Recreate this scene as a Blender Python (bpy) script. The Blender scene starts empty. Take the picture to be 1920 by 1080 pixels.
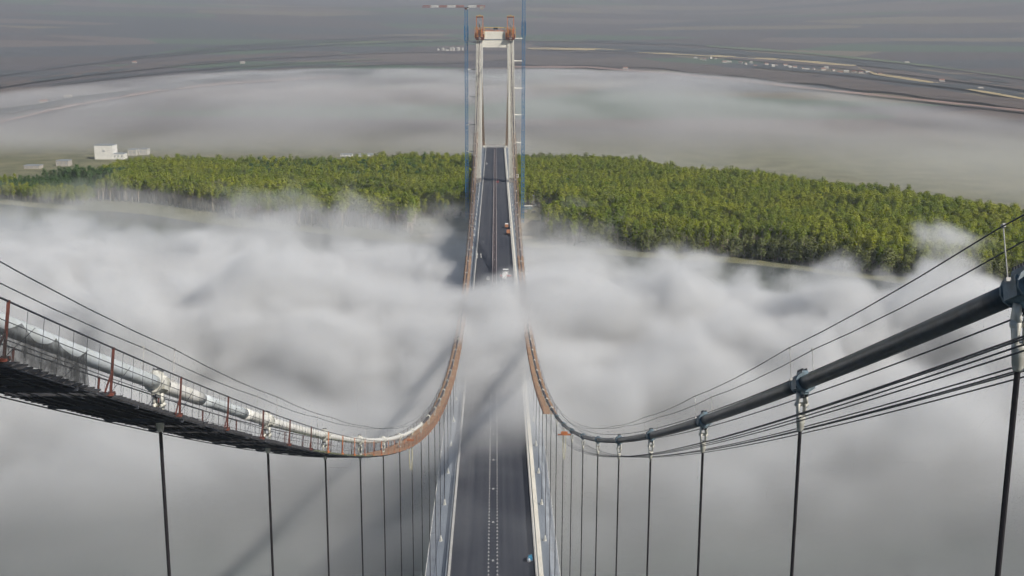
import bpy, bmesh, math, random
import numpy as np
from mathutils import Vector, Matrix

random.seed(7); rng = np.random.default_rng(7)
scene = bpy.context.scene
COL = scene.collection

# ------------------------------------------------------------------ camera
CAM = Vector((0.6264, -7.3159, 186.5277)); PITCH, YAW, ROLL, FPX = 0.2116, 0.0142, 0.0039, 2222.51
_c, _s = math.cos(YAW), math.sin(YAW)
_xr = Vector((_c, -_s, 0)); _yf = Vector((_s, _c, 0)); _z = Vector((0, 0, 1))
FW = _yf * math.cos(PITCH) - _z * math.sin(PITCH)
_up = _yf * math.sin(PITCH) + _z * math.cos(PITCH)
RX = _xr * math.cos(ROLL) + _up * math.sin(ROLL)
UP = _up * math.cos(ROLL) - _xr * math.sin(ROLL)
cd = bpy.data.cameras.new('camera'); cam = bpy.data.objects.new('camera', cd); COL.objects.link(cam)
cd.sensor_width = 36.0; cd.lens = 36.0 * FPX / 1920.0; cd.clip_start = 0.5; cd.clip_end = 90000
cam.matrix_world = Matrix(((RX.x, UP.x, -FW.x, CAM.x), (RX.y, UP.y, -FW.y, CAM.y), (RX.z, UP.z, -FW.z, CAM.z), (0, 0, 0, 1)))
scene.camera = cam

# ------------------------------------------------------------------ light, sky, exposure
SUNV = Vector((0.96, -0.72, 1.0)).normalized()
SUN_EL = math.asin(SUNV.z)
w = bpy.data.worlds.new('World'); scene.world = w; w.use_nodes = True
nt = w.node_tree; nt.nodes.clear()
sky = nt.nodes.new('ShaderNodeTexSky'); sky.sky_type = 'NISHITA'; sky.sun_disc = False
sky.sun_elevation = SUN_EL; sky.sun_rotation = math.atan2(SUNV.x, SUNV.y)
sky.air_density = 1.0; sky.dust_density = 1.2; sky.ozone_density = 1.0
bg = nt.nodes.new('ShaderNodeBackground'); bg.inputs['Strength'].default_value = 0.06
wo = nt.nodes.new('ShaderNodeOutputWorld')
nt.links.new(sky.outputs[0], bg.inputs[0]); nt.links.new(bg.outputs[0], wo.inputs[0])
sd = bpy.data.lights.new('sun', 'SUN'); sd.energy = 4.6; sd.angle = math.radians(0.53); sd.color = (1.0, 0.93, 0.83)
sun = bpy.data.objects.new('sun', sd); COL.objects.link(sun)
sun.rotation_euler = SUNV.to_track_quat('Z', 'Y').to_euler()
vs = scene.view_settings; vs.view_transform = 'Standard'; vs.look = 'None'; vs.exposure = 0.15; vs.gamma = 1.0; vs.use_curve_mapping = False
cy = scene.cycles
cy.volume_bounces = 2; cy.max_bounces = 6; cy.diffuse_bounces = 2; cy.glossy_bounces = 2; cy.transparent_max_bounces = 16
cy.transmission_bounces = 2
cy.volume_step_rate = 1.0; cy.volume_max_steps = 256
cy.use_denoising = True
try: cy.denoiser = 'OPENIMAGEDENOISE'
except Exception: pass
cy.use_adaptive_sampling = True; cy.adaptive_threshold = 0.06; cy.adaptive_min_samples = 12
cy.sample_clamp_indirect = 4.0

# ------------------------------------------------------------------ helpers
def at(px, py, z):
    """photo pixel (1920x1080) on the level z"""
    d = FW + RX * ((px - 960) / FPX) - UP * ((py - 540) / FPX)
    t = (z - CAM.z) / d.z
    return CAM + d * t
def at_y(px, py, y):
    d = FW + RX * ((px - 960) / FPX) - UP * ((py - 540) / FPX)
    t = (y - CAM.y) / d.y
    return CAM + d * t

class MB:
    def __init__(s): s.v = []; s.f = []; s.m = []
    def quad(s, a, b, c, d, m=0):
        n = len(s.v); s.v += [tuple(a), tuple(b), tuple(c), tuple(d)]; s.f.append((n, n+1, n+2, n+3)); s.m.append(m)
    def hexa(s, p, m=0):
        n = len(s.v); s.v += [tuple(q) for q in p]
        for f in ((0,3,2,1),(4,5,6,7),(0,1,5,4),(1,2,6,5),(2,3,7,6),(3,0,4,7)): s.f.append(tuple(n+i for i in f)); s.m.append(m)
    def box(s, c, size, m=0, rot=None):
        hx, hy, hz = size[0]/2, size[1]/2, size[2]/2
        P = [Vector(q) for q in ((-hx,-hy,-hz),(hx,-hy,-hz),(hx,hy,-hz),(-hx,hy,-hz),(-hx,-hy,hz),(hx,-hy,hz),(hx,hy,hz),(-hx,hy,hz))]
        if rot is not None: P = [rot @ q for q in P]
        s.hexa([Vector(c) + q for q in P], m)
    def bar(s, a, b, wd, ht=None, m=0):
        a, b = Vector(a), Vector(b); ht = ht or wd; d = (b - a)
        if d.length < 1e-6: return
        d.normalize(); ref = Vector((0,0,1)) if abs(d.z) < 0.95 else Vector((0,1,0))
        x = d.cross(ref).normalized() * (wd/2); z = x.normalized().cross(d) * (ht/2)
        s.hexa([a-x-z, a+x-z, b+x-z, b-x-z, a-x+z, a+x+z, b+x+z, b-x+z], m)
    def tube(s, pts, r, seg=6, m=0, cap=True):
        pts = [Vector(p) for p in pts]; n0 = len(s.v); k = len(pts)
        rs = r if isinstance(r, (list, tuple)) else [r]*k
        for i, p in enumerate(pts):
            d = (pts[min(i+1, k-1)] - pts[max(i-1, 0)]).normalized()
            ref = Vector((1,0,0)) if abs(d.x) < 0.9 else Vector((0,1,0))
            a = d.cross(ref).normalized(); b = d.cross(a)
            for j in range(seg):
                t = 2*math.pi*j/seg; s.v.append(tuple(p + (a*math.cos(t) + b*math.sin(t))*rs[i]))
        for i in range(k-1):
            for j in range(seg):
                q = n0 + i*seg; s.f.append((q+j, q+(j+1) % seg, q+seg+(j+1) % seg, q+seg+j)); s.m.append(m)
        if cap:
            s.f.append(tuple(n0+j for j in range(seg))); s.m.append(m)
            s.f.append(tuple(n0+(k-1)*seg+j for j in reversed(range(seg)))); s.m.append(m)
    def mesh(s, name, mats, smooth=False):
        me = bpy.data.meshes.new(name); me.from_pydata(s.v, [], s.f)
        for mt in (mats if isinstance(mats, (list, tuple)) else [mats]): me.materials.append(mt)
        me.polygons.foreach_set('material_index', s.m)
        if smooth: me.polygons.foreach_set('use_smooth', [True]*len(s.f))
        bm = bmesh.new(); bm.from_mesh(me); bmesh.ops.recalc_face_normals(bm, faces=bm.faces); bm.to_mesh(me); bm.free()
        me.update(); return me
    def build(s, name, mats, parent=None, smooth=False, loc=None):
        return link(name, s.mesh(name, mats, smooth), parent, loc)
def link(name, data, parent=None, loc=None):
    o = bpy.data.objects.new(name, data); COL.objects.link(o)
    if parent is not None: o.parent = parent
    if loc is not None: o.location = loc
    return o
def tag(o, label, cat, group=None, kind=None):
    o['label'] = label; o['category'] = cat
    if group: o['group'] = group
    if kind: o['kind'] = kind
    return o
def thing(name, label, cat, loc=(0,0,0), group=None):
    return tag(link(name, None, None, loc), label, cat, group)
def structure(o): o['kind'] = 'structure'; return o
def stuff(o): o['kind'] = 'stuff'; return o
ORD = ['first','second','third','fourth','fifth','sixth','seventh','eighth','ninth','tenth','eleventh','twelfth','thirteenth','fourteenth','fifteenth',
       'sixteenth','seventeenth','eighteenth','nineteenth','twentieth','twenty-first','twenty-second','twenty-third','twenty-fourth','twenty-fifth','twenty-sixth']

def ORDN(k): return ORD[k] if k < len(ORD) else ['twenty-seventh', 'twenty-eighth', 'twenty-ninth', 'thirtieth'][k-26]
# ------------------------------------------------------------------ materials
def mat(name, col, rough=0.6, metal=0.0, noise=0.0, scale=1.0, col2=None, bump=0.0, stretch=None, detail=4):
    m = bpy.data.materials.new(name); m.use_nodes = True; t = m.node_tree; b = t.nodes['Principled BSDF']
    b.inputs['Roughness'].default_value = rough; b.inputs['Metallic'].default_value = metal
    b.inputs['Base Color'].default_value = (*col, 1)
    if noise or col2:
        tc = t.nodes.new('ShaderNodeTexCoord'); mp = t.nodes.new('ShaderNodeMapping')
        if stretch: mp.inputs['Scale'].default_value = stretch
        n = t.nodes.new('ShaderNodeTexNoise'); n.inputs['Scale'].default_value = scale; n.inputs['Detail'].default_value = detail
        t.links.new(tc.outputs['Object'], mp.inputs[0]); t.links.new(mp.outputs[0], n.inputs['Vector'])
        r = t.nodes.new('ShaderNodeValToRGB'); e = r.color_ramp.elements
        c2 = col2 or tuple(max(0, c*(1-noise)) for c in col)
        e[0].position = 0.35; e[0].color = (*c2, 1); e[1].position = 0.65; e[1].color = (*col, 1)
        t.links.new(n.outputs[0], r.inputs[0]); t.links.new(r.outputs[0], b.inputs['Base Color'])
        if bump:
            bp = t.nodes.new('ShaderNodeBump'); bp.inputs['Strength'].default_value = bump
            t.links.new(n.outputs[0], bp.inputs['Height']); t.links.new(bp.outputs[0], b.inputs['Normal'])
    return m
M = {}
M['asphalt'] = mat('asphalt', (0.036, 0.041, 0.055), 0.7, col2=(0.026, 0.030, 0.042), scale=0.08, detail=8, stretch=(1, .12, 1))
M['steel_grey'] = mat('steel_grey', (0.30, 0.33, 0.37), 0.5, col2=(0.22, 0.24, 0.27), scale=0.3)
M['cream_paint'] = mat('cream_paint', (0.80, 0.78, 0.72), 0.5, col2=(0.72, 0.69, 0.62), scale=0.15, stretch=(1, 1, .15))
M['walk_grey'] = mat('walkway_grey', (0.22, 0.25, 0.29), 0.6, col2=(0.16, 0.185, 0.22), scale=0.25, stretch=(1, .1, 1))
M['white_paint'] = mat('white_paint', (0.80, 0.79, 0.75), 0.4, col2=(0.66, 0.65, 0.62), scale=1.3)
M['dot_grey'] = mat('galvanised_dots', (0.46, 0.46, 0.45), 0.5, noise=.25, scale=.7)
M['rail_pink'] = mat('galvanised_pink_grey', (0.40, 0.34, 0.33), 0.5, col2=(0.33, 0.28, 0.27), scale=.6)
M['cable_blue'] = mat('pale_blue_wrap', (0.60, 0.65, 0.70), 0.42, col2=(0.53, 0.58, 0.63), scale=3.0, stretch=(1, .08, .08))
M['cable_white'] = mat('white_cable_paint_glare', (0.80, 0.80, 0.78), 0.35, col2=(0.70, 0.70, 0.69), scale=2.0)  # white-painted stretch, with its sun glare put into the colour
M['cable_slate'] = mat('slate_cable_shade', (0.042, 0.060, 0.082), 0.36, col2=(0.028, 0.042, 0.060), scale=3.0, stretch=(1, .1, .1))  # shade on the right cable's facing side is put into this slate colour
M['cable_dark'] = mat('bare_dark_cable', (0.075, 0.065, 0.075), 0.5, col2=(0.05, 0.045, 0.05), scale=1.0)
M['clamp_blue'] = mat('clamp_blue_grey', (0.17, 0.25, 0.31), 0.45, col2=(0.13, 0.19, 0.24), scale=4.0)
M['clamp_white'] = mat('clamp_white', (0.72, 0.72, 0.68), 0.45, col2=(0.60, 0.60, 0.56), scale=5.0)
M['bolt'] = mat('bolt_steel', (0.05, 0.055, 0.065), 0.5, 0.4)
M['hanger'] = mat('hanger_black', (0.018, 0.016, 0.020), 0.45)
M['rope'] = mat('wire_rope', (0.045, 0.05, 0.065), 0.55)
M['red_post'] = mat('red_oxide', (0.19, 0.06, 0.045), 0.75, col2=(0.11, 0.038, 0.032), scale=3)
M['tan_deck'] = mat('tan_catwalk_mesh', (0.45, 0.30, 0.20), 0.8, col2=(0.30, 0.19, 0.13), scale=.5)
M['dark_deck'] = mat('dark_catwalk_mesh', (0.055, 0.055, 0.06), 0.8, col2=(0.035, 0.035, 0.04), scale=1.2)
M['green_deck'] = mat('green_catwalk_mesh', (0.17, 0.19, 0.12), 0.8, col2=(0.09, 0.10, 0.07), scale=1.2)
M['orange_steel'] = mat('orange_scaffold', (0.58, 0.22, 0.08), 0.55, col2=(0.36, 0.12, 0.06), scale=.7)
M['yellow_steel'] = mat('yellow_steel', (0.62, 0.42, 0.15), 0.55, noise=.25, scale=1)
M['crane_blue'] = mat('crane_blue', (0.03, 0.17, 0.36), 0.45, col2=(0.025, 0.13, 0.27), scale=.4)
M['crane_red'] = mat('crane_red', (0.30, 0.13, 0.11), 0.6)
M['net'] = mat('black_net', (0.025, 0.028, 0.032), 0.9)
M['concrete'] = mat('concrete', (0.38, 0.36, 0.33), 0.85, noise=.3, scale=.3)
M['sand'] = mat('sand', (0.42, 0.36, 0.27), 0.95, col2=(0.30, 0.26, 0.19), scale=.08)
M['rubber'] = mat('rubber', (0.02, 0.02, 0.02), 0.8)
M['glass'] = mat('dark_glass', (0.03, 0.04, 0.05), 0.1)
M['white_car'] = mat('white_car_paint', (0.78, 0.78, 0.77), 0.3)
M['red_car'] = mat('red_car_paint', (0.55, 0.10, 0.09), 0.35)
M['orange_car'] = mat('orange_machine_paint', (0.42, 0.20, 0.11), 0.6)
M['silver_car'] = mat('silver_car_paint', (0.5, 0.5, 0.5), 0.35)
M['blue_tarp'] = mat('blue_tarpaulin', (0.03, 0.24, 0.42), 0.6, noise=.3, scale=4)
M['sack'] = mat('white_sack', (0.72, 0.70, 0.72), 0.8, noise=.15, scale=5)
M['bark'] = mat('pale_bark', (0.50, 0.43, 0.33), 0.9, col2=(0.30, 0.25, 0.19), scale=.8)
M['roof'] = mat('roof_red', (0.30, 0.15, 0.11), 0.8, noise=.3, scale=.3)
M['far_wall'] = mat('weathered_wall', (0.42, 0.39, 0.35), 0.8, noise=.2, scale=.2)
M['plaster'] = mat('plaster', (0.50, 0.48, 0.44), 0.8, noise=.12, scale=.2)
M['strip_dark'] = mat('strip_near_black', (0.012, 0.012, 0.016), 0.7)
M['water'] = mat('river_water', (0.035, 0.050, 0.048), 0.12)
def road_mat():
    m = mat('asphalt', (.04, .045, .058), .68); t = m.node_tree; b = t.nodes['Principled BSDF']; N = t.nodes.new; K = t.links.new
    tc = N('ShaderNodeTexCoord'); sp = N('ShaderNodeSeparateXYZ'); K(tc.outputs['Object'], sp.inputs[0])
    def nz(sc, scale, det):
        mp = N('ShaderNodeMapping'); mp.inputs['Scale'].default_value = sc; K(tc.outputs['Object'], mp.inputs[0]); n = N('ShaderNodeTexNoise'); n.inputs['Scale'].default_value = scale; n.inputs['Detail'].default_value = det; K(mp.outputs[0], n.inputs['Vector']); return n.outputs[0]
    def mth(op, a, c):
        n = N('ShaderNodeMath'); n.operation = op
        for i, q in enumerate((a, c)):
            if isinstance(q, (int, float)): n.inputs[i].default_value = q
            else: K(q, n.inputs[i])
        return n.outputs[0]
    lane = nz((1, .004, 1), .9, 2); dust = nz((.5, .12, 1), .12, 7); fine = nz((1, 1, 1), 1.2, 5)
    f = mth('ADD', mth('MULTIPLY', lane, .45), mth('ADD', mth('MULTIPLY', dust, .4), mth('MULTIPLY', fine, .15)))
    r = N('ShaderNodeValToRGB'); e = r.color_ramp.elements; e[0].position = .36; e[0].color = (.024, .028, .042, 1); e[1].position = .66; e[1].color = (.062, .066, .078, 1)
    K(f, r.inputs[0]); K(r.outputs[0], b.inputs['Base Color']); return m
M['asphalt'] = road_mat()
def wrap_rings(m, per=.22, dirt=.5):
    t = m.node_tree; b = t.nodes['Principled BSDF']; N = t.nodes.new; K = t.links.new
    tc = N('ShaderNodeTexCoord'); wv = N('ShaderNodeTexWave'); wv.bands_direction = 'Y'; wv.inputs['Scale'].default_value = 1/per*.314; wv.inputs['Distortion'].default_value = .15; K(tc.outputs['Object'], wv.inputs['Vector'])
    bp = N('ShaderNodeBump'); bp.inputs['Strength'].default_value = .10; bp.inputs['Distance'].default_value = .01; K(wv.outputs['Fac'], bp.inputs['Height']); K(bp.outputs[0], b.inputs['Normal'])
    n = N('ShaderNodeTexNoise'); n.inputs['Scale'].default_value = 1.6; n.inputs['Detail'].default_value = 7; n.inputs['Roughness'].default_value = .65; K(tc.outputs['Object'], n.inputs['Vector'])
    rp = N('ShaderNodeValToRGB'); rp.color_ramp.elements[0].position = .42; rp.color_ramp.elements[0].color = (dirt, dirt, dirt*.95, 1); rp.color_ramp.elements[1].position = .58; rp.color_ramp.elements[1].color = (1, 1, 1, 1); K(n.outputs[0], rp.inputs[0])
    mx = N('ShaderNodeMix'); mx.data_type = 'RGBA'; mx.blend_type = 'MULTIPLY'; mx.inputs[0].default_value = 1.0
    src = b.inputs['Base Color'].links[0].from_socket; K(src, mx.inputs[6]); K(rp.outputs[0], mx.inputs[7]); K(mx.outputs[2], b.inputs['Base Color'])
for k_, d_ in (('cable_blue', .86), ('cable_white', .86), ('cable_slate', .55), ('clamp_blue', .6), ('clamp_white', .6), ('red_post', .5), ('cream_paint', .88)): wrap_rings(M[k_], .12 if 'cable' in k_ else 3.0, d_)
def leaf_mat(name, a, b):
    m = bpy.data.materials.new(name); m.use_nodes = True; t = m.node_tree; p = t.nodes['Principled BSDF']
    oi = t.nodes.new('ShaderNodeObjectInfo'); r = t.nodes.new('ShaderNodeValToRGB')
    r.color_ramp.elements[0].color = (*a, 1); r.color_ramp.elements[1].color = (*b, 1)
    nz = t.nodes.new('ShaderNodeTexNoise'); nz.inputs['Scale'].default_value = .016; nz.inputs['Detail'].default_value = 3; t.links.new(oi.outputs['Location'], nz.inputs['Vector'])
    mr = t.nodes.new('ShaderNodeMapRange'); mr.inputs[1].default_value = .36; mr.inputs[2].default_value = .64; t.links.new(nz.outputs[0], mr.inputs[0])
    av = t.nodes.new('ShaderNodeMix'); av.inputs[0].default_value = .55; t.links.new(oi.outputs['Random'], av.inputs[2]); t.links.new(mr.outputs[0], av.inputs[3])
    t.links.new(av.outputs[0], r.inputs[0]); t.links.new(r.outputs[0], p.inputs['Base Color'])
    p.inputs['Roughness'].default_value = 0.65; p.inputs['Specular IOR Level'].default_value = 0.25
    tr = t.nodes.new('ShaderNodeBsdfTranslucent'); t.links.new(r.outputs[0], tr.inputs[0])
    mx = t.nodes.new('ShaderNodeMixShader'); mx.inputs[0].default_value = 0.38
    t.links.new(p.outputs[0], mx.inputs[1]); t.links.new(tr.outputs[0], mx.inputs[2]); t.links.new(mx.outputs[0], t.nodes['Material Output'].inputs[0])
    return m
M['leaf'] = leaf_mat('poplar_leaves', (0.135, 0.205, 0.022), (0.345, 0.365, 0.036))
M['leaf_dark'] = leaf_mat('dark_leaves', (0.060, 0.125, 0.040), (0.100, 0.175, 0.045))
M['leaf_olive'] = leaf_mat('olive_leaves', (0.17, 0.20, 0.06), (0.23, 0.25, 0.085))

# ------------------------------------------------------------------ bridge curves
L = 1120.0; SP = L/45; SAG, W2, ZT = 126.2488, 28.6121/2, 190.0
DZ0, CAMB = 47.982, 3.135
def hy(i):
    y = SP*(i+2); return y - 19.9179*math.exp(-y/150) + 26.8294*math.exp(-y/40)
def cz(y):
    t = y/L
    if t > 1: return ZT - (y-L)*(ZT-50.0)/365.0 + 4*9*((y-L)/365.0)*((y-L)/365.0-1)
    return ZT - 4*SAG*t*(1-t) + t*(1-t)*(47.5318*(t-.5) + 112.1429*(t-.5)**2)
def cslope(y): return (cz(y+.5)-cz(y-.5))
def dz(y):
    t = y/L
    if t < 0: return DZ0
    if t > 1: return DZ0 - (y-L)*0.004
    return DZ0 + CAMB*4*t*(1-t)
GZ = 8.0
YEND = 1484.0

# ------------------------------------------------------------------ terrain
def bank(x): return 1012 - 0.47*x + 14*math.sin(x/90.0) + 7*math.sin(x/31.0+1)
def upland(d): 
    t = min(1, max(0, (d-5200)/14000.0)); t = t*t*(3-2*t)
    return 720*t
def terrain():
    rows = [-25, -8, 0, 6, 20, 60, 120, 200, 320, 480, 700, 1000, 1400, 1900, 2600, 3500, 4100] + list(np.linspace(4500, 20000, 63)) + [22000, 26000, 32000, 44000]
    xs = np.unique(np.round(np.concatenate([np.linspace(-900, 900, 61), np.geomspace(900, 42000, 60), -np.geomspace(900, 42000, 60)]), 2))
    v = []; f = []
    for r in rows:
        for x in xs:
            xb = max(-900, min(900, x)); y = bank(xb) + r
            d = math.hypot(x, y)
            z = {-25: 1.0, -8: 3.4, 0: 5.5, 6: 7.0}.get(r, GZ)
            if r >= 20: z = GZ + upland(d) * (1 + 0.10*math.sin(x/2300.0+y/3100.0) + .06*math.sin(x/900.0-y/1300.0)) + (0.8*math.sin(x/60.0)*math.sin(y/47.0) if r < 1500 else 0)
            v.append((x, y, z))
    nx = len(xs)
    for i in range(len(rows)-1):
        for j in range(nx-1): f.append((i*nx+j, i*nx+j+1, (i+1)*nx+j+1, (i+1)*nx+j))
    me = bpy.data.meshes.new('ground'); me.from_pydata(v, [], f); me.polygons.foreach_set('use_smooth', [True]*len(f))
    m = bpy.data.materials.new('floodplain'); m.use_nodes = True; t = m.node_tree; b = t.nodes['Principled BSDF']; b.inputs['Roughness'].default_value = .95
    tc = t.nodes.new('ShaderNodeTexCoord'); mp = t.nodes.new('ShaderNodeMapping'); mp.inputs['Scale'].default_value = (1/1500., 1/650., 0); mp.inputs['Rotation'].default_value = (0, 0, .22)
    vo = t.nodes.new('ShaderNodeTexVoronoi'); vo.inputs['Scale'].default_value = 1.0
    cr = t.nodes.new('ShaderNodeValToRGB'); cr.color_ramp.interpolation = 'CONSTANT'; e = cr.color_ramp.elements
    e[0].color = (.060, .048, .048, 1); e[1].position = .22; e[1].color = (.045, .085, .045, 1)
    for p_, c_ in ((.4, (.11, .085, .075)), (.55, (.04, .046, .052)), (.7, (.14, .115, .075)), (.82, (.06, .05, .055))):
        q = e.new(p_); q.color = (*c_, 1)
    sep = t.nodes.new('ShaderNodeSeparateColor')
    t.links.new(tc.outputs['Object'], mp.inputs[0]); t.links.new(mp.outputs[0], vo.inputs['Vector']); t.links.new(vo.outputs['Color'], sep.inputs[0]); t.links.new(sep.outputs[0], cr.inputs[0])
    n = t.nodes.new('ShaderNodeTexNoise'); n.inputs['Scale'].default_value = .03; n.inputs['Detail'].default_value = 6; t.links.new(tc.outputs['Object'], n.inputs['Vector'])
    gr = t.nodes.new('ShaderNodeValToRGB'); g = gr.color_ramp.elements; g[0].position = .35; g[0].color = (.10, .105, .05, 1); g[1].position = .68; g[1].color = (.20, .19, .11, 1)
    t.links.new(n.outputs[0], gr.inputs[0])
    sx = t.nodes.new('ShaderNodeSeparateXYZ'); t.links.new(tc.outputs['Object'], sx.inputs[0])
    mr = t.nodes.new('ShaderNodeMapRange'); mr.inputs[1].default_value = 1700; mr.inputs[2].default_value = 2300; t.links.new(sx.outputs[1], mr.inputs[0])
    mix = t.nodes.new('ShaderNodeMix'); mix.data_type = 'RGBA'
    t.links.new(mr.outputs[0], mix.inputs[0]); t.links.new(gr.outputs[0], mix.inputs[6]); t.links.new(cr.outputs[0], mix.inputs[7]); t.links.new(mix.outputs[2], b.inputs['Base Color'])
    me.materials.append(m); return structure(link('ground', me))
terrain()
mb = MB(); mb.quad((-4000, -3000, 5), (4000, -3000, 5), (4000, 3200, 5), (-4000, 3200, 5)); structure(mb.build('river', M['water']))

# ------------------------------------------------------------------ air: haze box, fog bank over the river, mist sheets
def volume_mat(name, col, dens, aniso=0.0):
    m = bpy.data.materials.new(name); m.use_nodes = True; t = m.node_tree
    t.nodes.remove(t.nodes['Principled BSDF'])
    v = t.nodes.new('ShaderNodeVolumePrincipled'); v.inputs['Color'].default_value = (*col, 1); v.inputs['Density'].default_value = dens; v.inputs['Anisotropy'].default_value = aniso
    t.links.new(v.outputs[0], t.nodes['Material Output'].inputs['Volume']); return m, t, v
hm, _, _ = volume_mat('haze_air', (.50, .54, .61), 8.0e-5)
mb = MB(); mb.box((0, 21000, 400), (90000, 52000, 806)); stuff(mb.build('haze', hm))

FB = ((-700, 680), (40, 1340), (5.6, 108.0)); FRES = (470, 440, 44); FOG_D = .10
def fog_bank():
    m, t, v = volume_mat('fog_bank_air', (.965, .982, 1.0), FOG_D, 0.0)
    v.inputs['Density Attribute'].default_value = 'density'
    g = bpy.data.node_groups.new('fog_bank', 'GeometryNodeTree'); g.interface.new_socket('Geometry', in_out='INPUT', socket_type='NodeSocketGeometry'); g.interface.new_socket('Geometry', in_out='OUTPUT', socket_type='NodeSocketGeometry')
    N = g.nodes.new; K = g.links.new
    def math_(op, a, b=None, clamp=False):
        n = N('ShaderNodeMath'); n.operation = op; n.use_clamp = clamp
        for i, q in enumerate((a, b)):
            if q is None: continue
            if isinstance(q, (int, float)): n.inputs[i].default_value = q
            else: K(q, n.inputs[i])
        return n.outputs[0]
    def rng_(val, a, b, smooth=False, lo=0.0, hi=1.0):
        n = N('ShaderNodeMapRange'); n.interpolation_type = 'SMOOTHSTEP' if smooth else 'LINEAR'
        n.inputs[1].default_value = a; n.inputs[2].default_value = b; n.inputs[3].default_value = lo; n.inputs[4].default_value = hi; K(val, n.inputs[0]); return n.outputs[0]
    pos = N('GeometryNodeInputPosition').outputs[0]; sp = N('ShaderNodeSeparateXYZ'); K(pos, sp.inputs[0]); X, Y, Z = sp.outputs
    def noise(scl, scale, det, rough=.5, off=(0, 0, 0)):
        vm = N('ShaderNodeVectorMath'); vm.operation = 'MULTIPLY'; vm.inputs[1].default_value = scl; K(pos, vm.inputs[0])
        va = N('ShaderNodeVectorMath'); va.inputs[1].default_value = off; K(vm.outputs[0], va.inputs[0])
        n = N('ShaderNodeTexNoise'); n.inputs['Scale'].default_value = scale; n.inputs['Detail'].default_value = det; n.inputs['Roughness'].default_value = rough; K(va.outputs[0], n.inputs['Vector']); return n.outputs[0]
    TOP = ((0, 44), (200, 50), (290, 58), (370, 63), (430, 66), (468, 76), (505, 78), (540, 69), (580, 56), (620, 46), (700, 40), (820, 35), (920, 35), (1000, 32), (1100, 28), (1200, 22))
    DEN = ((0, .014), (250, .020), (300, .09), (345, .20), (390, .34), (430, .52), (480, .95), (540, 1.0), (640, 1.0), (740, .7), (840, .30), (920, .14), (1000, .075), (1100, .05), (1200, .03))
    def curve(TAB, div):
        fc = N('ShaderNodeFloatCurve'); cu = fc.mapping.curves[0]
        while len(cu.points) < len(TAB): cu.points.new(.5, .5)
        for q, (a, b) in zip(cu.points, TAB): q.location = (a/1200, b/div); q.handle_type = 'AUTO'
        fc.mapping.update(); K(math_('DIVIDE', Y, 1200), fc.inputs['Value']); return math_('MULTIPLY', fc.outputs[0], div)
    top = curve(TOP, 100); den = curve(DEN, 1)
    # the bank stands higher up-river (left) and thins out down-river (right) near the far shore
    side = math_('MULTIPLY', math_('ADD', math_('MULTIPLY', math_('MINIMUM', X, 0), -.085), math_('MULTIPLY', math_('MAXIMUM', math_('SUBTRACT', X, 60), 0), -.19)), rng_(Y, 520, 720, True)); top = math_('ADD', top, math_('MINIMUM', side, 7))
    # torn, billowing top: domain-warped noise plus round puffs
    wn = N('ShaderNodeTexNoise'); wn.inputs['Scale'].default_value = 1/75.; wn.inputs['Detail'].default_value = 2; K(pos, wn.inputs['Vector'])
    ws = N('ShaderNodeVectorMath'); ws.operation = 'SUBTRACT'; ws.inputs[1].default_value = (.5, .5, .5); K(wn.outputs['Color'], ws.inputs[0])
    wm = N('ShaderNodeVectorMath'); wm.operation = 'MULTIPLY'; wm.inputs[1].default_value = (75, 75, 30); K(ws.outputs[0], wm.inputs[0])
    wp = N('ShaderNodeVectorMath'); K(pos, wp.inputs[0]); K(wm.outputs[0], wp.inputs[1])
    def puff(scale):
        v_ = N('ShaderNodeTexVoronoi'); v_.feature = 'SMOOTH_F1'; v_.inputs['Scale'].default_value = scale; v_.inputs['Smoothness'].default_value = .35; K(wp.outputs[0], v_.inputs['Vector']); return v_.outputs['Distance']
    raw = pos; big = noise((1, .8, 0), 1/150., 2, .5, (3.1, 0, 0))
    pos = wp.outputs[0]; small = noise((.8, 1, 1.3), 1/60., 7, .66)
    puffs = math_('ADD', math_('MULTIPLY', math_('SUBTRACT', .5, puff(1/48.)), 2.6), math_('MULTIPLY', math_('SUBTRACT', .5, puff(1/21.)), 1.6))
    amp = rng_(math_('ABSOLUTE', X), 10, 170, True, .4, 1.0)
    h = math_('ADD', top, math_('MULTIPLY', math_('MULTIPLY', math_('SUBTRACT', big, .5), 50), amp))
    h = math_('DIVIDE', math_('SUBTRACT', h, Z), 14.0)
    h = math_('ADD', h, math_('MULTIPLY', math_('ADD', math_('MULTIPLY', math_('SUBTRACT', small, .5), 7.0), puffs), math_('ADD', math_('MULTIPLY', amp, .6), .4)))
    d = math_('MULTIPLY', rng_(h, 0, 1.05, True), den)
    # close to the near tower the air under the deck is clearer: the dark river shows through
    under = math_('MULTIPLY', rng_(Z, 54, 44, True), rng_(Y, 500, 380, True)); d = math_('MULTIPLY', d, math_('SUBTRACT', 1.0, math_('MULTIPLY', under, .74)))
    d = math_('MULTIPLY', d, rng_(math_('ABSOLUTE', X), 670, 580)); d = math_('MULTIPLY', d, rng_(Y, 45, 120)); d = math_('MULTIPLY', d, rng_(Y, 1330, 1200))
    vc = N('GeometryNodeVolumeCube'); K(d, vc.inputs['Density'])
    vc.inputs['Min'].default_value = tuple(q[0] for q in FB); vc.inputs['Max'].default_value = tuple(q[1] for q in FB)
    for nm, q in zip('XYZ', FRES): vc.inputs['Resolution '+nm].default_value = q
    sm = N('GeometryNodeSetMaterial'); sm.inputs['Material'].default_value = m
    go = N('NodeGroupOutput'); K(vc.outputs[0], sm.inputs[0]); K(sm.outputs[0], go.inputs[0])
    vd = bpy.data.volumes.new('fog'); vd.materials.append(m); vd.render.step_size = 12.0
    o = link('fog', vd); md = o.modifiers.new('fog', 'NODES'); md.node_group = g
    return stuff(o)
fog_bank()
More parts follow.
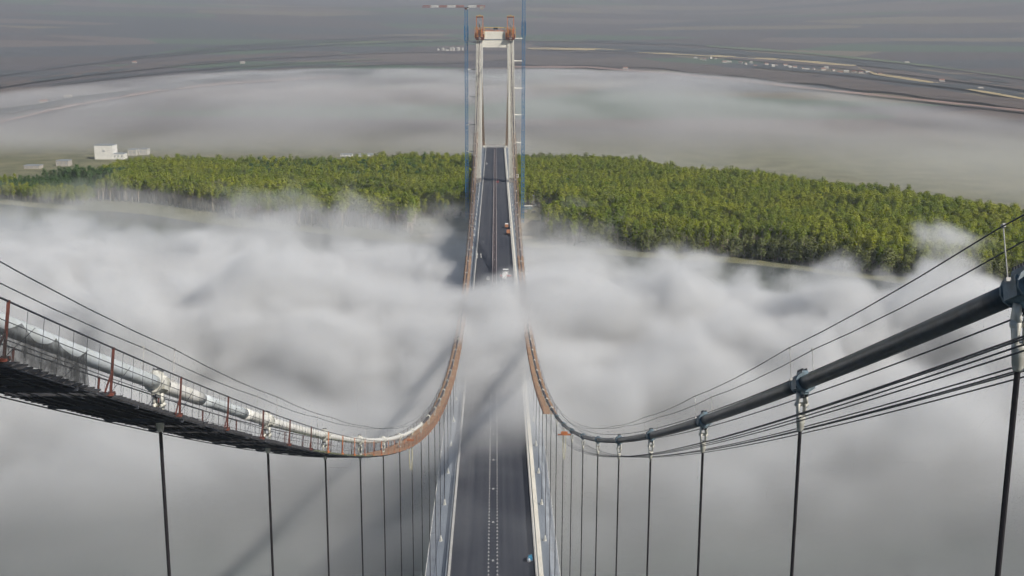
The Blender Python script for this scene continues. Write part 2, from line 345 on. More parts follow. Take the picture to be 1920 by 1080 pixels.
def mist_sheet():
    m, t, v = volume_mat('mist_air', (.90, .91, .93), .0034)
    v.inputs['Density Attribute'].default_value = 'density'
    g = bpy.data.node_groups.new('mist', 'GeometryNodeTree'); g.interface.new_socket('Geometry', in_out='INPUT', socket_type='NodeSocketGeometry'); g.interface.new_socket('Geometry', in_out='OUTPUT', socket_type='NodeSocketGeometry')
    N = g.nodes.new; K = g.links.new
    def math_(op, a, b=None):
        n = N('ShaderNodeMath'); n.operation = op
        for i, q in enumerate((a, b)):
            if q is None: continue
            if isinstance(q, (int, float)): n.inputs[i].default_value = q
            else: K(q, n.inputs[i])
        return n.outputs[0]
    def rng_(val, a, b):
        n = N('ShaderNodeMapRange'); n.interpolation_type = 'SMOOTHSTEP'; n.inputs[1].default_value = a; n.inputs[2].default_value = b; K(val, n.inputs[0]); return n.outputs[0]
    pos = N('GeometryNodeInputPosition').outputs[0]; sp = N('ShaderNodeSeparateXYZ'); K(pos, sp.inputs[0]); X, Y, Z = sp.outputs
    vm = N('ShaderNodeVectorMath'); vm.operation = 'MULTIPLY'; vm.inputs[1].default_value = (1, .35, 0); K(pos, vm.inputs[0])
    n1 = N('ShaderNodeTexNoise'); n1.inputs['Scale'].default_value = 1/330.; n1.inputs['Detail'].default_value = 4; K(vm.outputs[0], n1.inputs['Vector']); nz = n1.outputs[0]
    q = math_('ADD', math_('POWER', math_('ABSOLUTE', math_('DIVIDE', math_('ADD', X, 160), 1330)), 4), math_('POWER', math_('ABSOLUTE', math_('DIVIDE', math_('SUBTRACT', Y, 2000), 4200)), 4))
    rim = rng_(math_('ADD', q, math_('MULTIPLY', math_('SUBTRACT', nz, .5), .7)), 1.2, .42)
    nearline = math_('ADD', Y, math_('ADD', math_('MULTIPLY', math_('MAXIMUM', X, 0), .95), math_('MULTIPLY', math_('MINIMUM', math_('ADD', X, 420), 0), .3)))
    near = rng_(math_('ADD', nearline, math_('MULTIPLY', math_('SUBTRACT', nz, .5), 260)), 1580, 1800)
    topz = math_('ADD', 15, math_('MULTIPLY', math_('MULTIPLY', nz, 40), rng_(q, 1.1, .3)))
    d = math_('MULTIPLY', math_('MULTIPLY', rim, near), rng_(math_('SUBTRACT', topz, Z), 0, 16))
    d = math_('MULTIPLY', d, rng_(nz, .1, .6))
    vc = N('GeometryNodeVolumeCube'); K(d, vc.inputs['Density']); vc.inputs['Min'].default_value = (-1700, 1000, 9.5); vc.inputs['Max'].default_value = (1400, 6800, 48)
    for nm, r_ in zip('XYZ', (150, 230, 14)): vc.inputs['Resolution '+nm].default_value = r_
    sm = N('GeometryNodeSetMaterial'); sm.inputs['Material'].default_value = m
    go = N('NodeGroupOutput'); K(vc.outputs[0], sm.inputs[0]); K(sm.outputs[0], go.inputs[0])
    vd = bpy.data.volumes.new('mist'); vd.materials.append(m); vd.render.step_size = 70.0
    o = link('mist', vd); md = o.modifiers.new('mist', 'NODES'); md.node_group = g
    return stuff(o)
mist_sheet()

# ------------------------------------------------------------------ bridge deck
RW = 22.59/2
def strip(mb, x0, x1, zoff, y0, y1, step=20.0, th=None):
    n = max(1, int((y1-y0)/step)); ys = [y0+(y1-y0)*i/n for i in range(n+1)]
    for a, b in zip(ys, ys[1:]):
        za, zb = dz(a)+zoff, dz(b)+zoff
        if th is None: mb.quad((x0, a, za), (x1, a, za), (x1, b, zb), (x0, b, zb))
        else: mb.hexa([(x0, a, za-th), (x1, a, za-th), (x1, b, zb-th), (x0, b, zb-th), (x0, a, za), (x1, a, za), (x1, b, zb), (x0, b, zb)])
def deck():
    T = thing('bridge_deck', 'long dark asphalt bridge deck running through the fog to the far tower', 'bridge deck')
    Y0 = -60
    mb = MB(); strip(mb, -RW+.3, RW-.3, 0, Y0, YEND); mb.build('road_surface', M['asphalt'], T)
    mb = MB()
    n = 60; ys = [Y0+(YEND-Y0)*i/n for i in range(n+1)]
    prof = [(-17.4, -1.0), (-15.2, -.12), (15.2, -.12), (17.4, -1.0), (11, -3.2), (-11, -3.2)]
    for a, b in zip(ys, ys[1:]):
        for (p, q) in zip(prof, prof[1:]+prof[:1]): mb.quad((p[0], a, dz(a)+p[1]), (q[0], a, dz(a)+q[1]), (q[0], b, dz(b)+q[1]), (p[0], b, dz(b)+p[1]))
    mb.build('box_girder', M['steel_grey'], T)
    for s in (-1, 1):
        mb = MB(); strip(mb, *sorted((s*(RW-.3), s*(RW+.35))), .55, Y0, YEND, th=.7); mb.build('edge_kerb', M['dot_grey'], T)
        mb = MB(); strip(mb, *sorted((s*(RW+.45), s*15.1)), .02, Y0, YEND); mb.build('walkway', M['walk_grey'], T)
        mb = MB(); strip(mb, *sorted((s*(RW+.62), s*(RW+(1.75 if s > 0 else 1.0)))), .22, Y0, YEND, th=.18); mb.build('cable_duct', M['cream_paint'] if s > 0 else M['steel_grey'], T)
        mb = MB()
        for h in (.85, 1.35): strip(mb, *sorted((s*(RW-.05), s*(RW+.12))), .55+h, Y0, YEND, th=.14)
        mb.build('guard_rail', M['cream_paint'] if s > 0 else M['dot_grey'], T)
        mb = MB(); y = Y0
        while y < YEND:
            mb.box((s*(RW+.03), y, dz(y)+1.2), (.16, .16, 1.5)); y += 2.49
        stuff(mb.build('guard_rail_posts', M['white_paint'], T))
        mb = MB(); strip(mb, *sorted((s*17.28, s*17.36)), .35, Y0, YEND, th=.08); strip(mb, *sorted((s*17.28, s*17.36)), -.15, Y0, YEND, th=.08)
        mb.build('outer_rail', M['white_paint'], T)
        mb = MB(); y = Y0
        while y < YEND:
            mb.box((s*17.3, y, dz(y)-.3), (.09, .09, 1.3)); y += 2.49
        stuff(mb.build('outer_rail_posts', M['steel_grey'], T))
        mb = MB(); strip(mb, *sorted((s*1.15-.16, s*1.15+.16)), .95, 560, YEND, th=.25); mb.build('median_rail', M['rail_pink'], T)
        mb = MB(); y = Y0
        while y < YEND:
            mb.box((s*1.15, y, dz(y)+.16), (.22, .22, .3)); mb.box((s*1.15, y, dz(y)+.03), (.44, .44, .06)); y += 2.25
        stuff(mb.build('median_posts', M['dot_grey'], T))
    mb = MB(); strip(mb, -.95, .95, .012, 560, YEND); mb.build('median_strip', mat('median_brown', (.075, .06, .068), .9), T)
    for k in range(60):
        y = -40+SP*k
        mb = MB(); mb.box((0, y, dz(y)+.1), (.6, .7, .2)); mb.build('median_cover', M['dot_grey'], T)
    mb = MB(); a = Vector((-RW+.3, L+6, dz(L+6)+.02)); b = Vector((RW-.3, L-2, dz(L-2)+.02)); mb.bar(a, b, 1.4, .03); mb.build('slanted_strip', M['strip_dark'], T)  # near-black strip laid slantwise across the roadway at the tower
    mb = MB(); mb.box((0, YEND+1.5, dz(YEND)+.9), (30, 2.4, 1.9)); mb.build('end_barrier', M['dot_grey'], T)
    for s in (-1, 1):
        mb = MB(); mb.box((s*13.5, YEND+2, dz(YEND)+3), (2.6, 4, 6)); mb.build('end_pylon', M['cream_paint'], T)
    mb = MB(); mb.box((0, YEND+30, 24), (38, 60, 42)); mb.build('abutment', M['concrete'], T)
    # piers of the side span
    for y in (1240, 1365):
        for s in (-1, 1):
            mb = MB(); mb.tube([(s*8, y, 2), (s*8, y, dz(y)-3.1)], 1.6, 10); mb.build('pier', M['concrete'], T)
deck()

# ------------------------------------------------------------------ main cables, clamps, hangers, hand ropes
IDX = [i for i in range(-2, 43)]
R_C = 0.31
def frame(y, side):
    """point on the cable and its tangent / normal"""
    p = Vector((side*W2, y, cz(y))); t = Vector((0, 1, cslope(y))).normalized(); n = Vector((0, -t.z, t.y)); return p, t, n
def clamp_mesh(matm, name):
    mb = MB(); r = .39
    mb.tube([(0, -.54, 0), (0, .54, 0)], r, 14)
    for k in (-.54, .54): mb.tube([(0, k-.05, 0), (0, k+.05, 0)], r+.06, 14)
    mb.box((0, 0, .43), (.26, 1.0, .2)); mb.box((0, 0, -.43), (.26, 1.0, .2))
    mb.box((-.33, 0, 0), (.18, .8, .54)); mb.box((.33, 0, 0), (.18, .8, .54))
    return mb.mesh(name, matm)
CL_W, CL_B = clamp_mesh(M['clamp_white'], 'cable_clamp'), clamp_mesh(M['clamp_blue'], 'cable_clamp_blue')
mb = MB(); mb.tube([(0, 0, -.09), (0, 0, .09)], .035, 6); BOLT = mb.mesh('bolt', M['bolt'])
def socket_mesh():
    mb = MB()
    for s in (-1, 1):
        mb.hexa([(s*.17-.05, -.24, -.45), (s*.17+.05, -.24, -.45), (s*.17+.05, .24, -.45), (s*.17-.05, .24, -.45),
                 (s*.17-.05, -.16, -.0), (s*.17+.05, -.16, 0), (s*.17+.05, .16, 0), (s*.17-.05, .16, 0)][::1])
        mb.hexa([(s*.13-.05, -.10, -1.15), (s*.13+.05, -.10, -1.15), (s*.13+.05, .10, -1.15), (s*.13-.05, .10, -1.15),
                 (s*.17-.05, -.24, -.45), (s*.17+.05, -.24, -.45), (s*.17+.05, .24, -.45), (s*.17-.05, .24, -.45)])
    mb.tube([(-.3, 0, -.55), (.3, 0, -.55)], .09, 8)
    mb.tube([(0, 0, -1.05), (0, 0, -1.2), (0, 0, -1.75), (0, 0, -1.8)], [.20, .21, .15, .12], 12)
    return mb.mesh('socket', M['clamp_white'], True)
SOCK = socket_mesh()
mb = MB(); mb.tube([(0, 0, 0), (0, 0, .5), (0, 0, 1.6), (0, 0, 1.75)], [.34, .34, .17, .13], 10); mb.box((0, 0, .25), (.9, .5, .5)); LOWSOCK = mb.mesh('lower_socket', M['clamp_white'])
mb = MB(); mb.tube([(0, 0, 0), (0, 0, 1.45)], .017, 6); mb.box((0, 0, 1.47), (.07, .16, .1)); mb.box((0, 0, .05), (.12, .12, .1)); STAN = mb.mesh('stanchion', M['dot_grey'])
for side in (-1, 1):
    nm = 'left' if side < 0 else 'right'
    C = thing('main_cable', ('pale painted main suspension cable with a catwalk beneath, on the left' if side < 0 else 'dark slate main suspension cable with bare wires beneath, on the right'), 'cable', (0, 0, 0), 'main suspension cables')
    ys = [-26.0] + [hy(i) for i in IDX] + [L]
    for k, (a, b) in enumerate(zip(ys, ys[1:])):
        i = k-2
        n = 10 if i < 8 else 4
        pts = [(side*W2, a+(b-a)*j/n, cz(a+(b-a)*j/n)) for j in range(n+1)]
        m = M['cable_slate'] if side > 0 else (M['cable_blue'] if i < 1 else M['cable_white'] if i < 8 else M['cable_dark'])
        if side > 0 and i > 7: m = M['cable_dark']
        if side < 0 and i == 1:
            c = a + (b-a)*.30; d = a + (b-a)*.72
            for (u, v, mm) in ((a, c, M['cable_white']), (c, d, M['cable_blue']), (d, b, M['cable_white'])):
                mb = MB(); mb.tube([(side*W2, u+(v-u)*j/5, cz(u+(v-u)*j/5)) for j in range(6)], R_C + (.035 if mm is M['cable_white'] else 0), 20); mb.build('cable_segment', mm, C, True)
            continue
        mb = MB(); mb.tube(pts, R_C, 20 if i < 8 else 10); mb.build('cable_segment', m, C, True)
    mb = MB(); mb.tube([(side*W2, L+y, cz(L+y)) for y in (0, 60, 120, 180, 240, 300, 365)], R_C, 10); mb.build('backstay', M['cable_dark'], C, True)
    for i in IDX:
        p, t, n = frame(hy(i), side)
        c = link('cable_clamp', (CL_W if (side < 0 or i > 8) else CL_B), C)
        c.matrix_world = Matrix(((1, 0, 0, p.x), (0, t.y, -t.z, p.y), (0, t.z, t.y, p.z), (0, 0, 0, 1)))
        if i < 4:
            for zz in (-.54, .54):
                for j in range(6):
                    for xx in (-.09, .09):
                        o = link('bolt', BOLT, c); o.location = (xx, -.42+.168*j, zz)
    H = thing('hand_rope', ('pair of thin hand ropes on stanchions above the left main cable' if side < 0 else 'pair of thin hand ropes on stanchions above the right main cable'), 'rope', (0, 0, 0), 'hand ropes over the main cables')
    for xx in (-.62, .62):
        mb = MB(); pts = []
        for a, b in zip(ys, ys[1:]):
            for j in range(4):
                f = j/4; y = a+(b-a)*f; p, t, n = frame(y, side); sg = .10*4*f*(1-f)
                pts.append(p + n*(1.55-sg) + Vector((xx, 0, 0)))
        mb.tube(pts, .022, 5); mb.build('rope', M['rope'], H)
        for i in IDX:
            p, t, n = frame(hy(i)+(.3 if xx > 0 else -.3), side)
            o = link('stanchion', STAN, H)
            o.matrix_world = Matrix(((1, 0, 0, p.x+xx*.95), (0, t.y, -t.z, p.y+n.y*.10), (0, t.z, t.y, p.z+n.z*.10), (0, 0, 0, 1)))
    near = 0
    for i in IDX:
        y = hy(i); zc = cz(y); zd = dz(y)
        if zc - zd < 3: continue
        k = i+2
        where = f'{ORD[k]} from the near end' if k < 22 else f'{ORD[44-k]} from the far tower'
        o = thing('suspender', f'black vertical suspender under the {nm} main cable, {where}', 'suspender', (side*W2, y, zc-.42), f'suspenders of the {nm} cable')
        top = min(1.7, (zc-zd)*.3)
        mb = MB(); mb.tube([(0, 0, -top), (0, 0, zd-zc+.42+1.2)], .082 if i < 12 else .07, 8); mb.build('rope', M['hanger'], o)
        link('socket', SOCK, o)
        link('lower_socket', LOWSOCK, o, (0, 0, zd-zc+.42))

# ------------------------------------------------------------------ catwalks
FD = 1.75; CWH = 1.72; PH = 1.64
def catwalk(side, ystart, label):
    C = thing('catwalk', label, 'catwalk', (0, 0, 0), 'construction catwalks')
    X = side*W2
    inner = -side
    slat_meshes = {}
    def slat_mesh(key, m):
        if key not in slat_meshes:
            mb = MB(); mb.box((0, 0, 0), (2*CWH, .36 if key == 'tan' else .50, .05)); slat_meshes[key] = mb.mesh('slat', m)
        return slat_meshes[key]
    y = ystart; cnt = 0; far = {'tan': MB(), 'tan2': MB()}
    while y < L-4:
        sl = cslope(y); z = cz(y)-FD-.0
        ang = math.atan(sl)
        if side < 0 and y < 75: key, m = 'dark', M['dark_deck']; ang *= .25
        elif side < 0 and y < 118: key, m = 'green', M['green_deck']; ang *= .6
        else: key, m = 'tan', M['tan_deck']
        if cnt < 280:
            o = link('slat', slat_mesh(key, m), C, (X + random.uniform(-.05, .05), y, z)); o.rotation_euler = (ang+random.uniform(-.03, .03), 0, random.uniform(-.01, .01))
        else:
            far['tan'].box((X + random.uniform(-.05, .05), y, z+random.uniform(-.02, .02)), (2*CWH, (.36 if y < 640 else .36 if y < 900 else .12), .05), rot=Matrix.Rotation(ang, 3, 'X'))
        cnt += 1
        y += (.58 if y < 640 else 1.25 if y < 900 else 2.4)/math.sqrt(1+sl*sl) * (1.0 if random.random() > .05 or y > 75 else 1.9)
    stuff(far['tan'].build('slats', M['tan_deck'], C))
    # floor ropes, also where the floor is not laid yet
    ys = [-26+ (L+26)*k/260 for k in range(261)]
    for xx in (-1.62, -1.3, -.95, -.5, 0.45, .9, 1.3, 1.62):
        mb = MB(); dd = random.uniform(0, .12)
        mb.tube([(X+xx, q, cz(q)-FD-.10-dd*(1 if q < 180 else 0)) for q in ys], .026, 5); mb.build('floor_rope', M['rope'], C)
    # cross beams
    q = max(ystart, 8)+3
    while q < L-10:
        mb = MB(); mb.box((X, q, cz(q)-FD-.14), (2*CWH-.1, .12, .12)); mb.build('cross_beam', M['red_post'] if int(q) % 3 == 0 else M['rope'], C)
        q += 6.0 if q < 200 else 24.9
    # posts with braces, hand ropes and mesh
    q = max(ystart, 6)+1.0; step = 8.3
    while q < L-10:
        for e in (-1, 1):
            xe = X+e*CWH; p = Vector((xe, q, cz(q)-FD)); t = Vector((0, 1, cslope(q))).normalized(); nrm = Vector((0, -t.z, t.y))
            mb = MB(); mb.bar((0, 0, 0), nrm*PH, .07, .07); mb.box(nrm*.03, (.24, .3, .08))
            po = mb.build('post', M['red_post'] if q < 75 or e*side > 0 else M['orange_steel'], C, loc=p)
            if q < 220:
                mb = MB(); mb.bar(t*-.62, nrm*.82, .05); mb.build('brace', M['red_post'], po)
        q += step if q < 260 else 12.4
    for e in (-1, 1):
        for h, r in ((PH-.04, .03), (1.05, .014), (.55, .014)):
            mb = MB()
            for_y = [y_ for y_ in ys if y_ >= (-26 if (h > 1.3 and (side < 0 or e > 0)) else ystart)]
            mb.tube([Vector((X+e*CWH, y_, cz(y_)-FD)) + Vector((0, -cslope(y_), 1)).normalized()*h for y_ in for_y], r, 5); mb.build('hand_rope' if h > 1.3 else 'mid_rope', M['rope'], C)
        mb = MB(); y_ = ystart
        while y_ < min(L, 330):
            t = Vector((0, 1, cslope(y_))).normalized(); p = Vector((X+e*CWH, y_, cz(y_)-FD)); mb.bar(p, p+Vector((0, -t.z, t.y))*PH, .012); y_ += 1.15
        stuff(mb.build('mesh_wires', M['rope'], C))
    # bracing wires between posts
    mb = MB()
    y_ = ystart+2
    while y_ < 200:
        e = inner; mb.tube([(X+e*CWH, y_, cz(y_)-FD), (X+e*CWH, y_+2.4, cz(y_+2.4)-FD+1.3)], .013, 4); y_ += 8.3/2
    if mb.v: stuff(mb.build('bracing_wires', M['rope'], C))
    # side-span run beyond the tower
    mb = MB()
    for k in range(300):
        y_ = L+6+k*1.19; mb.box((X, y_, cz(y_)-FD), (2*CWH, .8, .05), rot=Matrix.Rotation(math.atan(cslope(y_)), 3, 'X'))
    stuff(mb.build('side_span_slats', M['tan_deck'], C))
    return C
catwalk(-1, -20, 'long plank catwalk with red posts slung beneath the left main cable')
catwalk(1, hy(9)+4, 'tan catwalk under the right main cable, its floor missing at the near end')

# black debris net on the inner side of the left catwalk
def net():
    mb = MB(); n = 70; ya, yb = 12.0, 29.8; X = -W2+CWH+.06
    ang = []
    for i in range(n+1):
        f = i/n; y = ya+(yb-ya)*f; seg = (f*7.0) % 1.0; sag = .34*4*seg*(1-seg)
        zb = cz(y)-FD+.02; zt = cz(y)-FD+1.22-sag
        for j in range(7):
            g = j/6; mb.v.append((X+.07*math.sin(f*60+g*2.2)*(1-.4*g), y+.04*math.sin(f*45), zb+(zt-zb)*g))
    for i in range(n):
        for j in range(6):
            q = i*7+j; mb.f.append((q, q+7, q+8, q+1)); mb.m.append(0)
    m = M['net']; t = m.node_tree; b = t.nodes['Principled BSDF']
    n1 = t.nodes.new('ShaderNodeTexNoise'); n1.inputs['Scale'].default_value = 2.2; tc = t.nodes.new('ShaderNodeTexCoord'); t.links.new(tc.outputs['Object'], n1.inputs['Vector'])
    mr = t.nodes.new('ShaderNodeMapRange'); mr.inputs[1].default_value = .35; mr.inputs[2].default_value = .7; mr.inputs[3].default_value = .55; mr.inputs[4].default_value = .96
    t.links.new(n1.outputs[0], mr.inputs[0]); t.links.new(mr.outputs[0], b.inputs['Alpha'])
    o = mb.build('debris_net', m, None, True); tag(o, 'black scalloped debris net draped along the left catwalk rail', 'net')
net()
mb = MB(); mb.tube([Vector((W2+.9, y_, cz(y_))) + Vector((0, -cslope(y_), 1)).normalized()*.72 for y_ in [-26+k*4 for k in range(70)]], .03, 6)
tag(mb.build('safety_rope', M['rope']), 'single dark wire running just above the right main cable', 'rope')
# small hanging work cages
for side, i in ((-1, 6), (1, 7)):
    y = hy(i)-3; p = Vector((side*W2, y, cz(y)-FD-.3))
    o = thing('rope_ladder', ('pale rope ladder hanging from the left catwalk' if side < 0 else 'pale rope ladder hanging under an orange bracket on the right cable'), 'ladder', p, 'ladders hanging from the cables')
    mb = MB(); mb.box((0, 0, .1), (2.6, .5, .16)); mb.box((0, 0, .45), (1.3, .35, .5)); mb.build('bracket', M['orange_steel'], o)
    for xx in (-.28, .28):
        mb = MB(); mb.tube([(xx, 0, 0), (xx*.9, .05, -2.5), (xx*.5, 0, -5.0)], .06, 5); mb.build('side_rope', mat('pale_rope', (.62, .58, .36), .8), o)
    for k in range(9):
        mb = MB(); mb.bar((-.27+.013*k, 0, -.4-.5*k), (.27-.013*k, 0, -.4-.5*k), .05); mb.build('rung', M['white_paint'], o)

# ------------------------------------------------------------------ far tower
def tower():
    T = thing('bridge_tower', 'tall cream portal tower of the bridge rising out of the forest', 'tower', (0, L, GZ))
    def leg(s):
        mb = MB()
        def ring(z, cx, wx, wy): return [(cx-wx/2, -wy/2, z), (cx+wx/2, -wy/2, z), (cx+wx/2, wy/2, z), (cx-wx/2, wy/2, z)]
        secs = [(52-GZ, 16.4, 6.4, 8.2), (110-GZ, 15.5, 6.3, 7.6), (184-GZ, 14.3, 6.2, 7.0)]
        for a, b in zip(secs, secs[1:]): mb.hexa(ring(a[0], s*a[1], a[2], a[3]) + ring(b[0], s*b[1], b[2], b[3]))
        mb.build('leg', M['cream_paint'], T)
        mb = MB(); mb.hexa(ring(-8, s*17.6, 7.4, 9.5) + ring(51.7-GZ, s*16.4, 6.8, 8.6)); mb.build('lower_leg', M['concrete'], T)
        mb = MB()
        for e in (-1, 1):
            for a, b in zip(secs, secs[1:]): mb.bar((s*a[1]+e*2.3, -a[3]/2-.06, a[0]), (s*b[1]+e*2.3, -b[3]/2-.06, b[0]), .22, .3)
        mb.build('leg_rib', M['steel_grey'], T)
        for z in range(58, 184, 12):
            f = (z-52)/132.; cx = 16.4-2.1*f; mb = MB(); mb.box((s*cx, 0, z-GZ), (6.52, 8.35-1.15*f, .18)); mb.build('joint_band', M['white_paint'], T)
    for s in (-1, 1): leg(s)
    mb = MB(); mb.box((0, 0, 181.0-GZ), (22.6, 5.6, 14.6)); mb.build('portal_beam', M['cream_paint'], T)
    mb = MB(); mb.box((0, -2.95, 181.0-GZ), (22.4, .5, .7)); mb.build('beam_ledge', M['steel_grey'], T)
    mb = MB(); mb.box((0, 0, 41-GZ), (26.5, 6.5, 6)); mb.build('lower_beam', M['concrete'], T)
    mb = MB(); mb.box((0, 0, .5), (50, 20, 4)); mb.build('pile_cap', M['concrete'], T)
    for s in (-1, 1):
        mb = MB(); mb.hexa([(s*14.3-2, -4.5, 184.2-GZ), (s*14.3+2, -4.5, 184.2-GZ), (s*14.3+2, 4.5, 184.2-GZ), (s*14.3-2, 4.5, 184.2-GZ),
                            (s*14.3-1.3, -2, 189.6-GZ), (s*14.3+1.3, -2, 189.6-GZ), (s*14.3+1.3, 2, 189.6-GZ), (s*14.3-1.3, 2, 189.6-GZ)]); mb.build('saddle', M['steel_grey'], T)
    # lift stair on the left leg
    mb = MB()
    for z in range(58, 180, 4):
        f = (z-52)/132.; cx = 16.4-2.1*f+3.2; mb.box((-cx-1.3, -1, z-GZ), (2.4, 1.2, .14))
    for e in (0, 1):
        mb.bar((-16.4-3.2-.6-1.8*e, -1, 52-GZ), (-14.3-3.2-.6-1.8*e, -1, 180-GZ), .1)
    mb.build('access_stair', M['steel_grey'], T)
    # tower-foot platform on the right leg
    mb = MB(); mb.box((20.3, -3, 53-GZ), (4.4, 3.4, .5)); mb.box((20.3, -3, 55.2-GZ), (4.4, 3.4, .35))
    for a in (-2, 2):
        for b in (-1.5, 1.5): mb.box((20.3+a, -3+b, 54.2-GZ), (.2, .2, 2.6))
    mb.build('platform', M['white_paint'], T)
tower()
for s in (-1, 1):
    G = thing('saddle_gantry', f'orange scaffold gantry on top of the {"left" if s < 0 else "right"} tower leg', 'scaffold', (s*14.3, L, 184), 'gantries on the tower top')
    for a in (-3, 3):
        for b in (-3.4, 3.4):
            mb = MB(); mb.bar((a, b, -1.5), (a, b, 18), .55); mb.build('post', M['orange_steel'], G)
    mb = MB(); 
    for (p, q) in (((-3, -3.4), (3, -3.4)), ((3, -3.4), (3, 3.4)), ((3, 3.4), (-3, 3.4)), ((-3, 3.4), (-3, -3.4))):
        mb.bar((*p, 17.2), (*q, 17.2), .6, 1.0)
    mb.build('top_frame', M['red_post'], G)
    mb = MB(); mb.bar((-3.4, 0, 18.2), (3.4, 0, 18.2), .5, .6); mb.box((0, 0, 18.9), (1.2, 1.2, .9)); mb.build('hoist_beam', M['yellow_steel'], G)
    for z in (-.8, 2.6, 5.8):
        mb = MB(); w_ = 4.6 - .2*z/6
        mb.box((0, 0, z), (2*w_, 2*w_, .3))
        mb.build('platform', M['orange_steel'] if z != 2.6 else M['yellow_steel'], G)
        for e in (-1, 1):
            for k in range(5):
                mb = MB(); u = -w_+2*w_*k/4
                mb.bar((u, e*w_, z-.6), (u, e*w_, z+2.3), .34); mb.build('rail_post', M['orange_steel'] if k % 2 else M['yellow_steel'], G)
            mb = MB(); mb.bar((-w_, e*w_, z+1.7), (w_, e*w_, z+1.7), .32); mb.bar((e*w_, -w_, z+1.7), (e*w_, w_, z+1.7), .32); mb.bar((-w_, e*w_, z+.6), (w_, e*w_, z+.6), .3); mb.build('guard_rail', M['orange_steel'], G)
    for e in (-1, 1):
        mb = MB(); mb.bar((-3, e*3.4, 7), (3, e*3.4, 16.6), .3); mb.bar((3, e*3.4, 7), (-3, e*3.4, 16.6), .3); mb.build('cross_brace', M['rail_pink'], G)
    for k, (xa, za, zb) in enumerate(((-3.6, -2.4, 3.0), (-1.9, -.6, 5.4), (.3, -2.0, 2.4), (2.0, .2, 6.2), (3.7, -2.6, 1.8))):
        mb = MB(); mb.box((xa, -4.75, (za+zb)/2), (1.15, .12, zb-za)); mb.build('screen_panel', M['orange_steel'] if k % 2 else M['red_post'], G)
        mb = MB(); mb.bar((xa-.7, -4.95, za-1.2), (xa-.7, -4.95, zb+2.6), .3); mb.build('scaffold_tube', M['yellow_steel'] if k % 2 else M['orange_steel'], G)
    mb = MB(); mb.tube([(0, -1, 5.6), (0, -1, 10.5)], .5, 8); mb.build('winch', M['steel_grey'], G)
    mb = MB(); mb.box((s*-.4, -5.2, -2.2), (7.6, 1.6, 2.6)); mb.build('hanging_stage', M['red_post'], G)
    mb = MB(); mb.tube([(0, -6.0, -2.2), (0, -6.3, -1.6)], .9, 10); mb.build('cable_shroud', M['white_paint'], G)
B = thing('footbridge', 'orange and yellow truss footbridge between the two tower-top gantries', 'footbridge', (0, L, 188.4))
for z, m in ((.2, M['orange_steel']), (3.4, M['yellow_steel'])):
    for e in (-1, 1):
        mb = MB(); mb.bar((-10, e*1.6, z), (10, e*1.6, z), .5, .55); mb.build('chord', m, B)
for k in range(9):
    for e in (-1, 1):
        mb = MB(); x = -10+2.5*k; mb.bar((x, e*1.6, .2), (x, e*1.6, 3.4), .2)
        if k < 8: mb.bar((x, e*1.6, .2 if k % 2 else 3.4), (x+2.5, e*1.6, 3.4 if k % 2 else .2), .18)
        mb.build('truss_web', M['orange_steel'], B)
mb = MB(); mb.box((0, 0, .5), (20, 3.0, .12)); mb.build('floor', M['rail_pink'], B)
mb = MB(); mb.box((.5, -1.9, 2.4), (4.0, .5, 1.6)); mb.build('cabinet', M['cable_slate'], B)

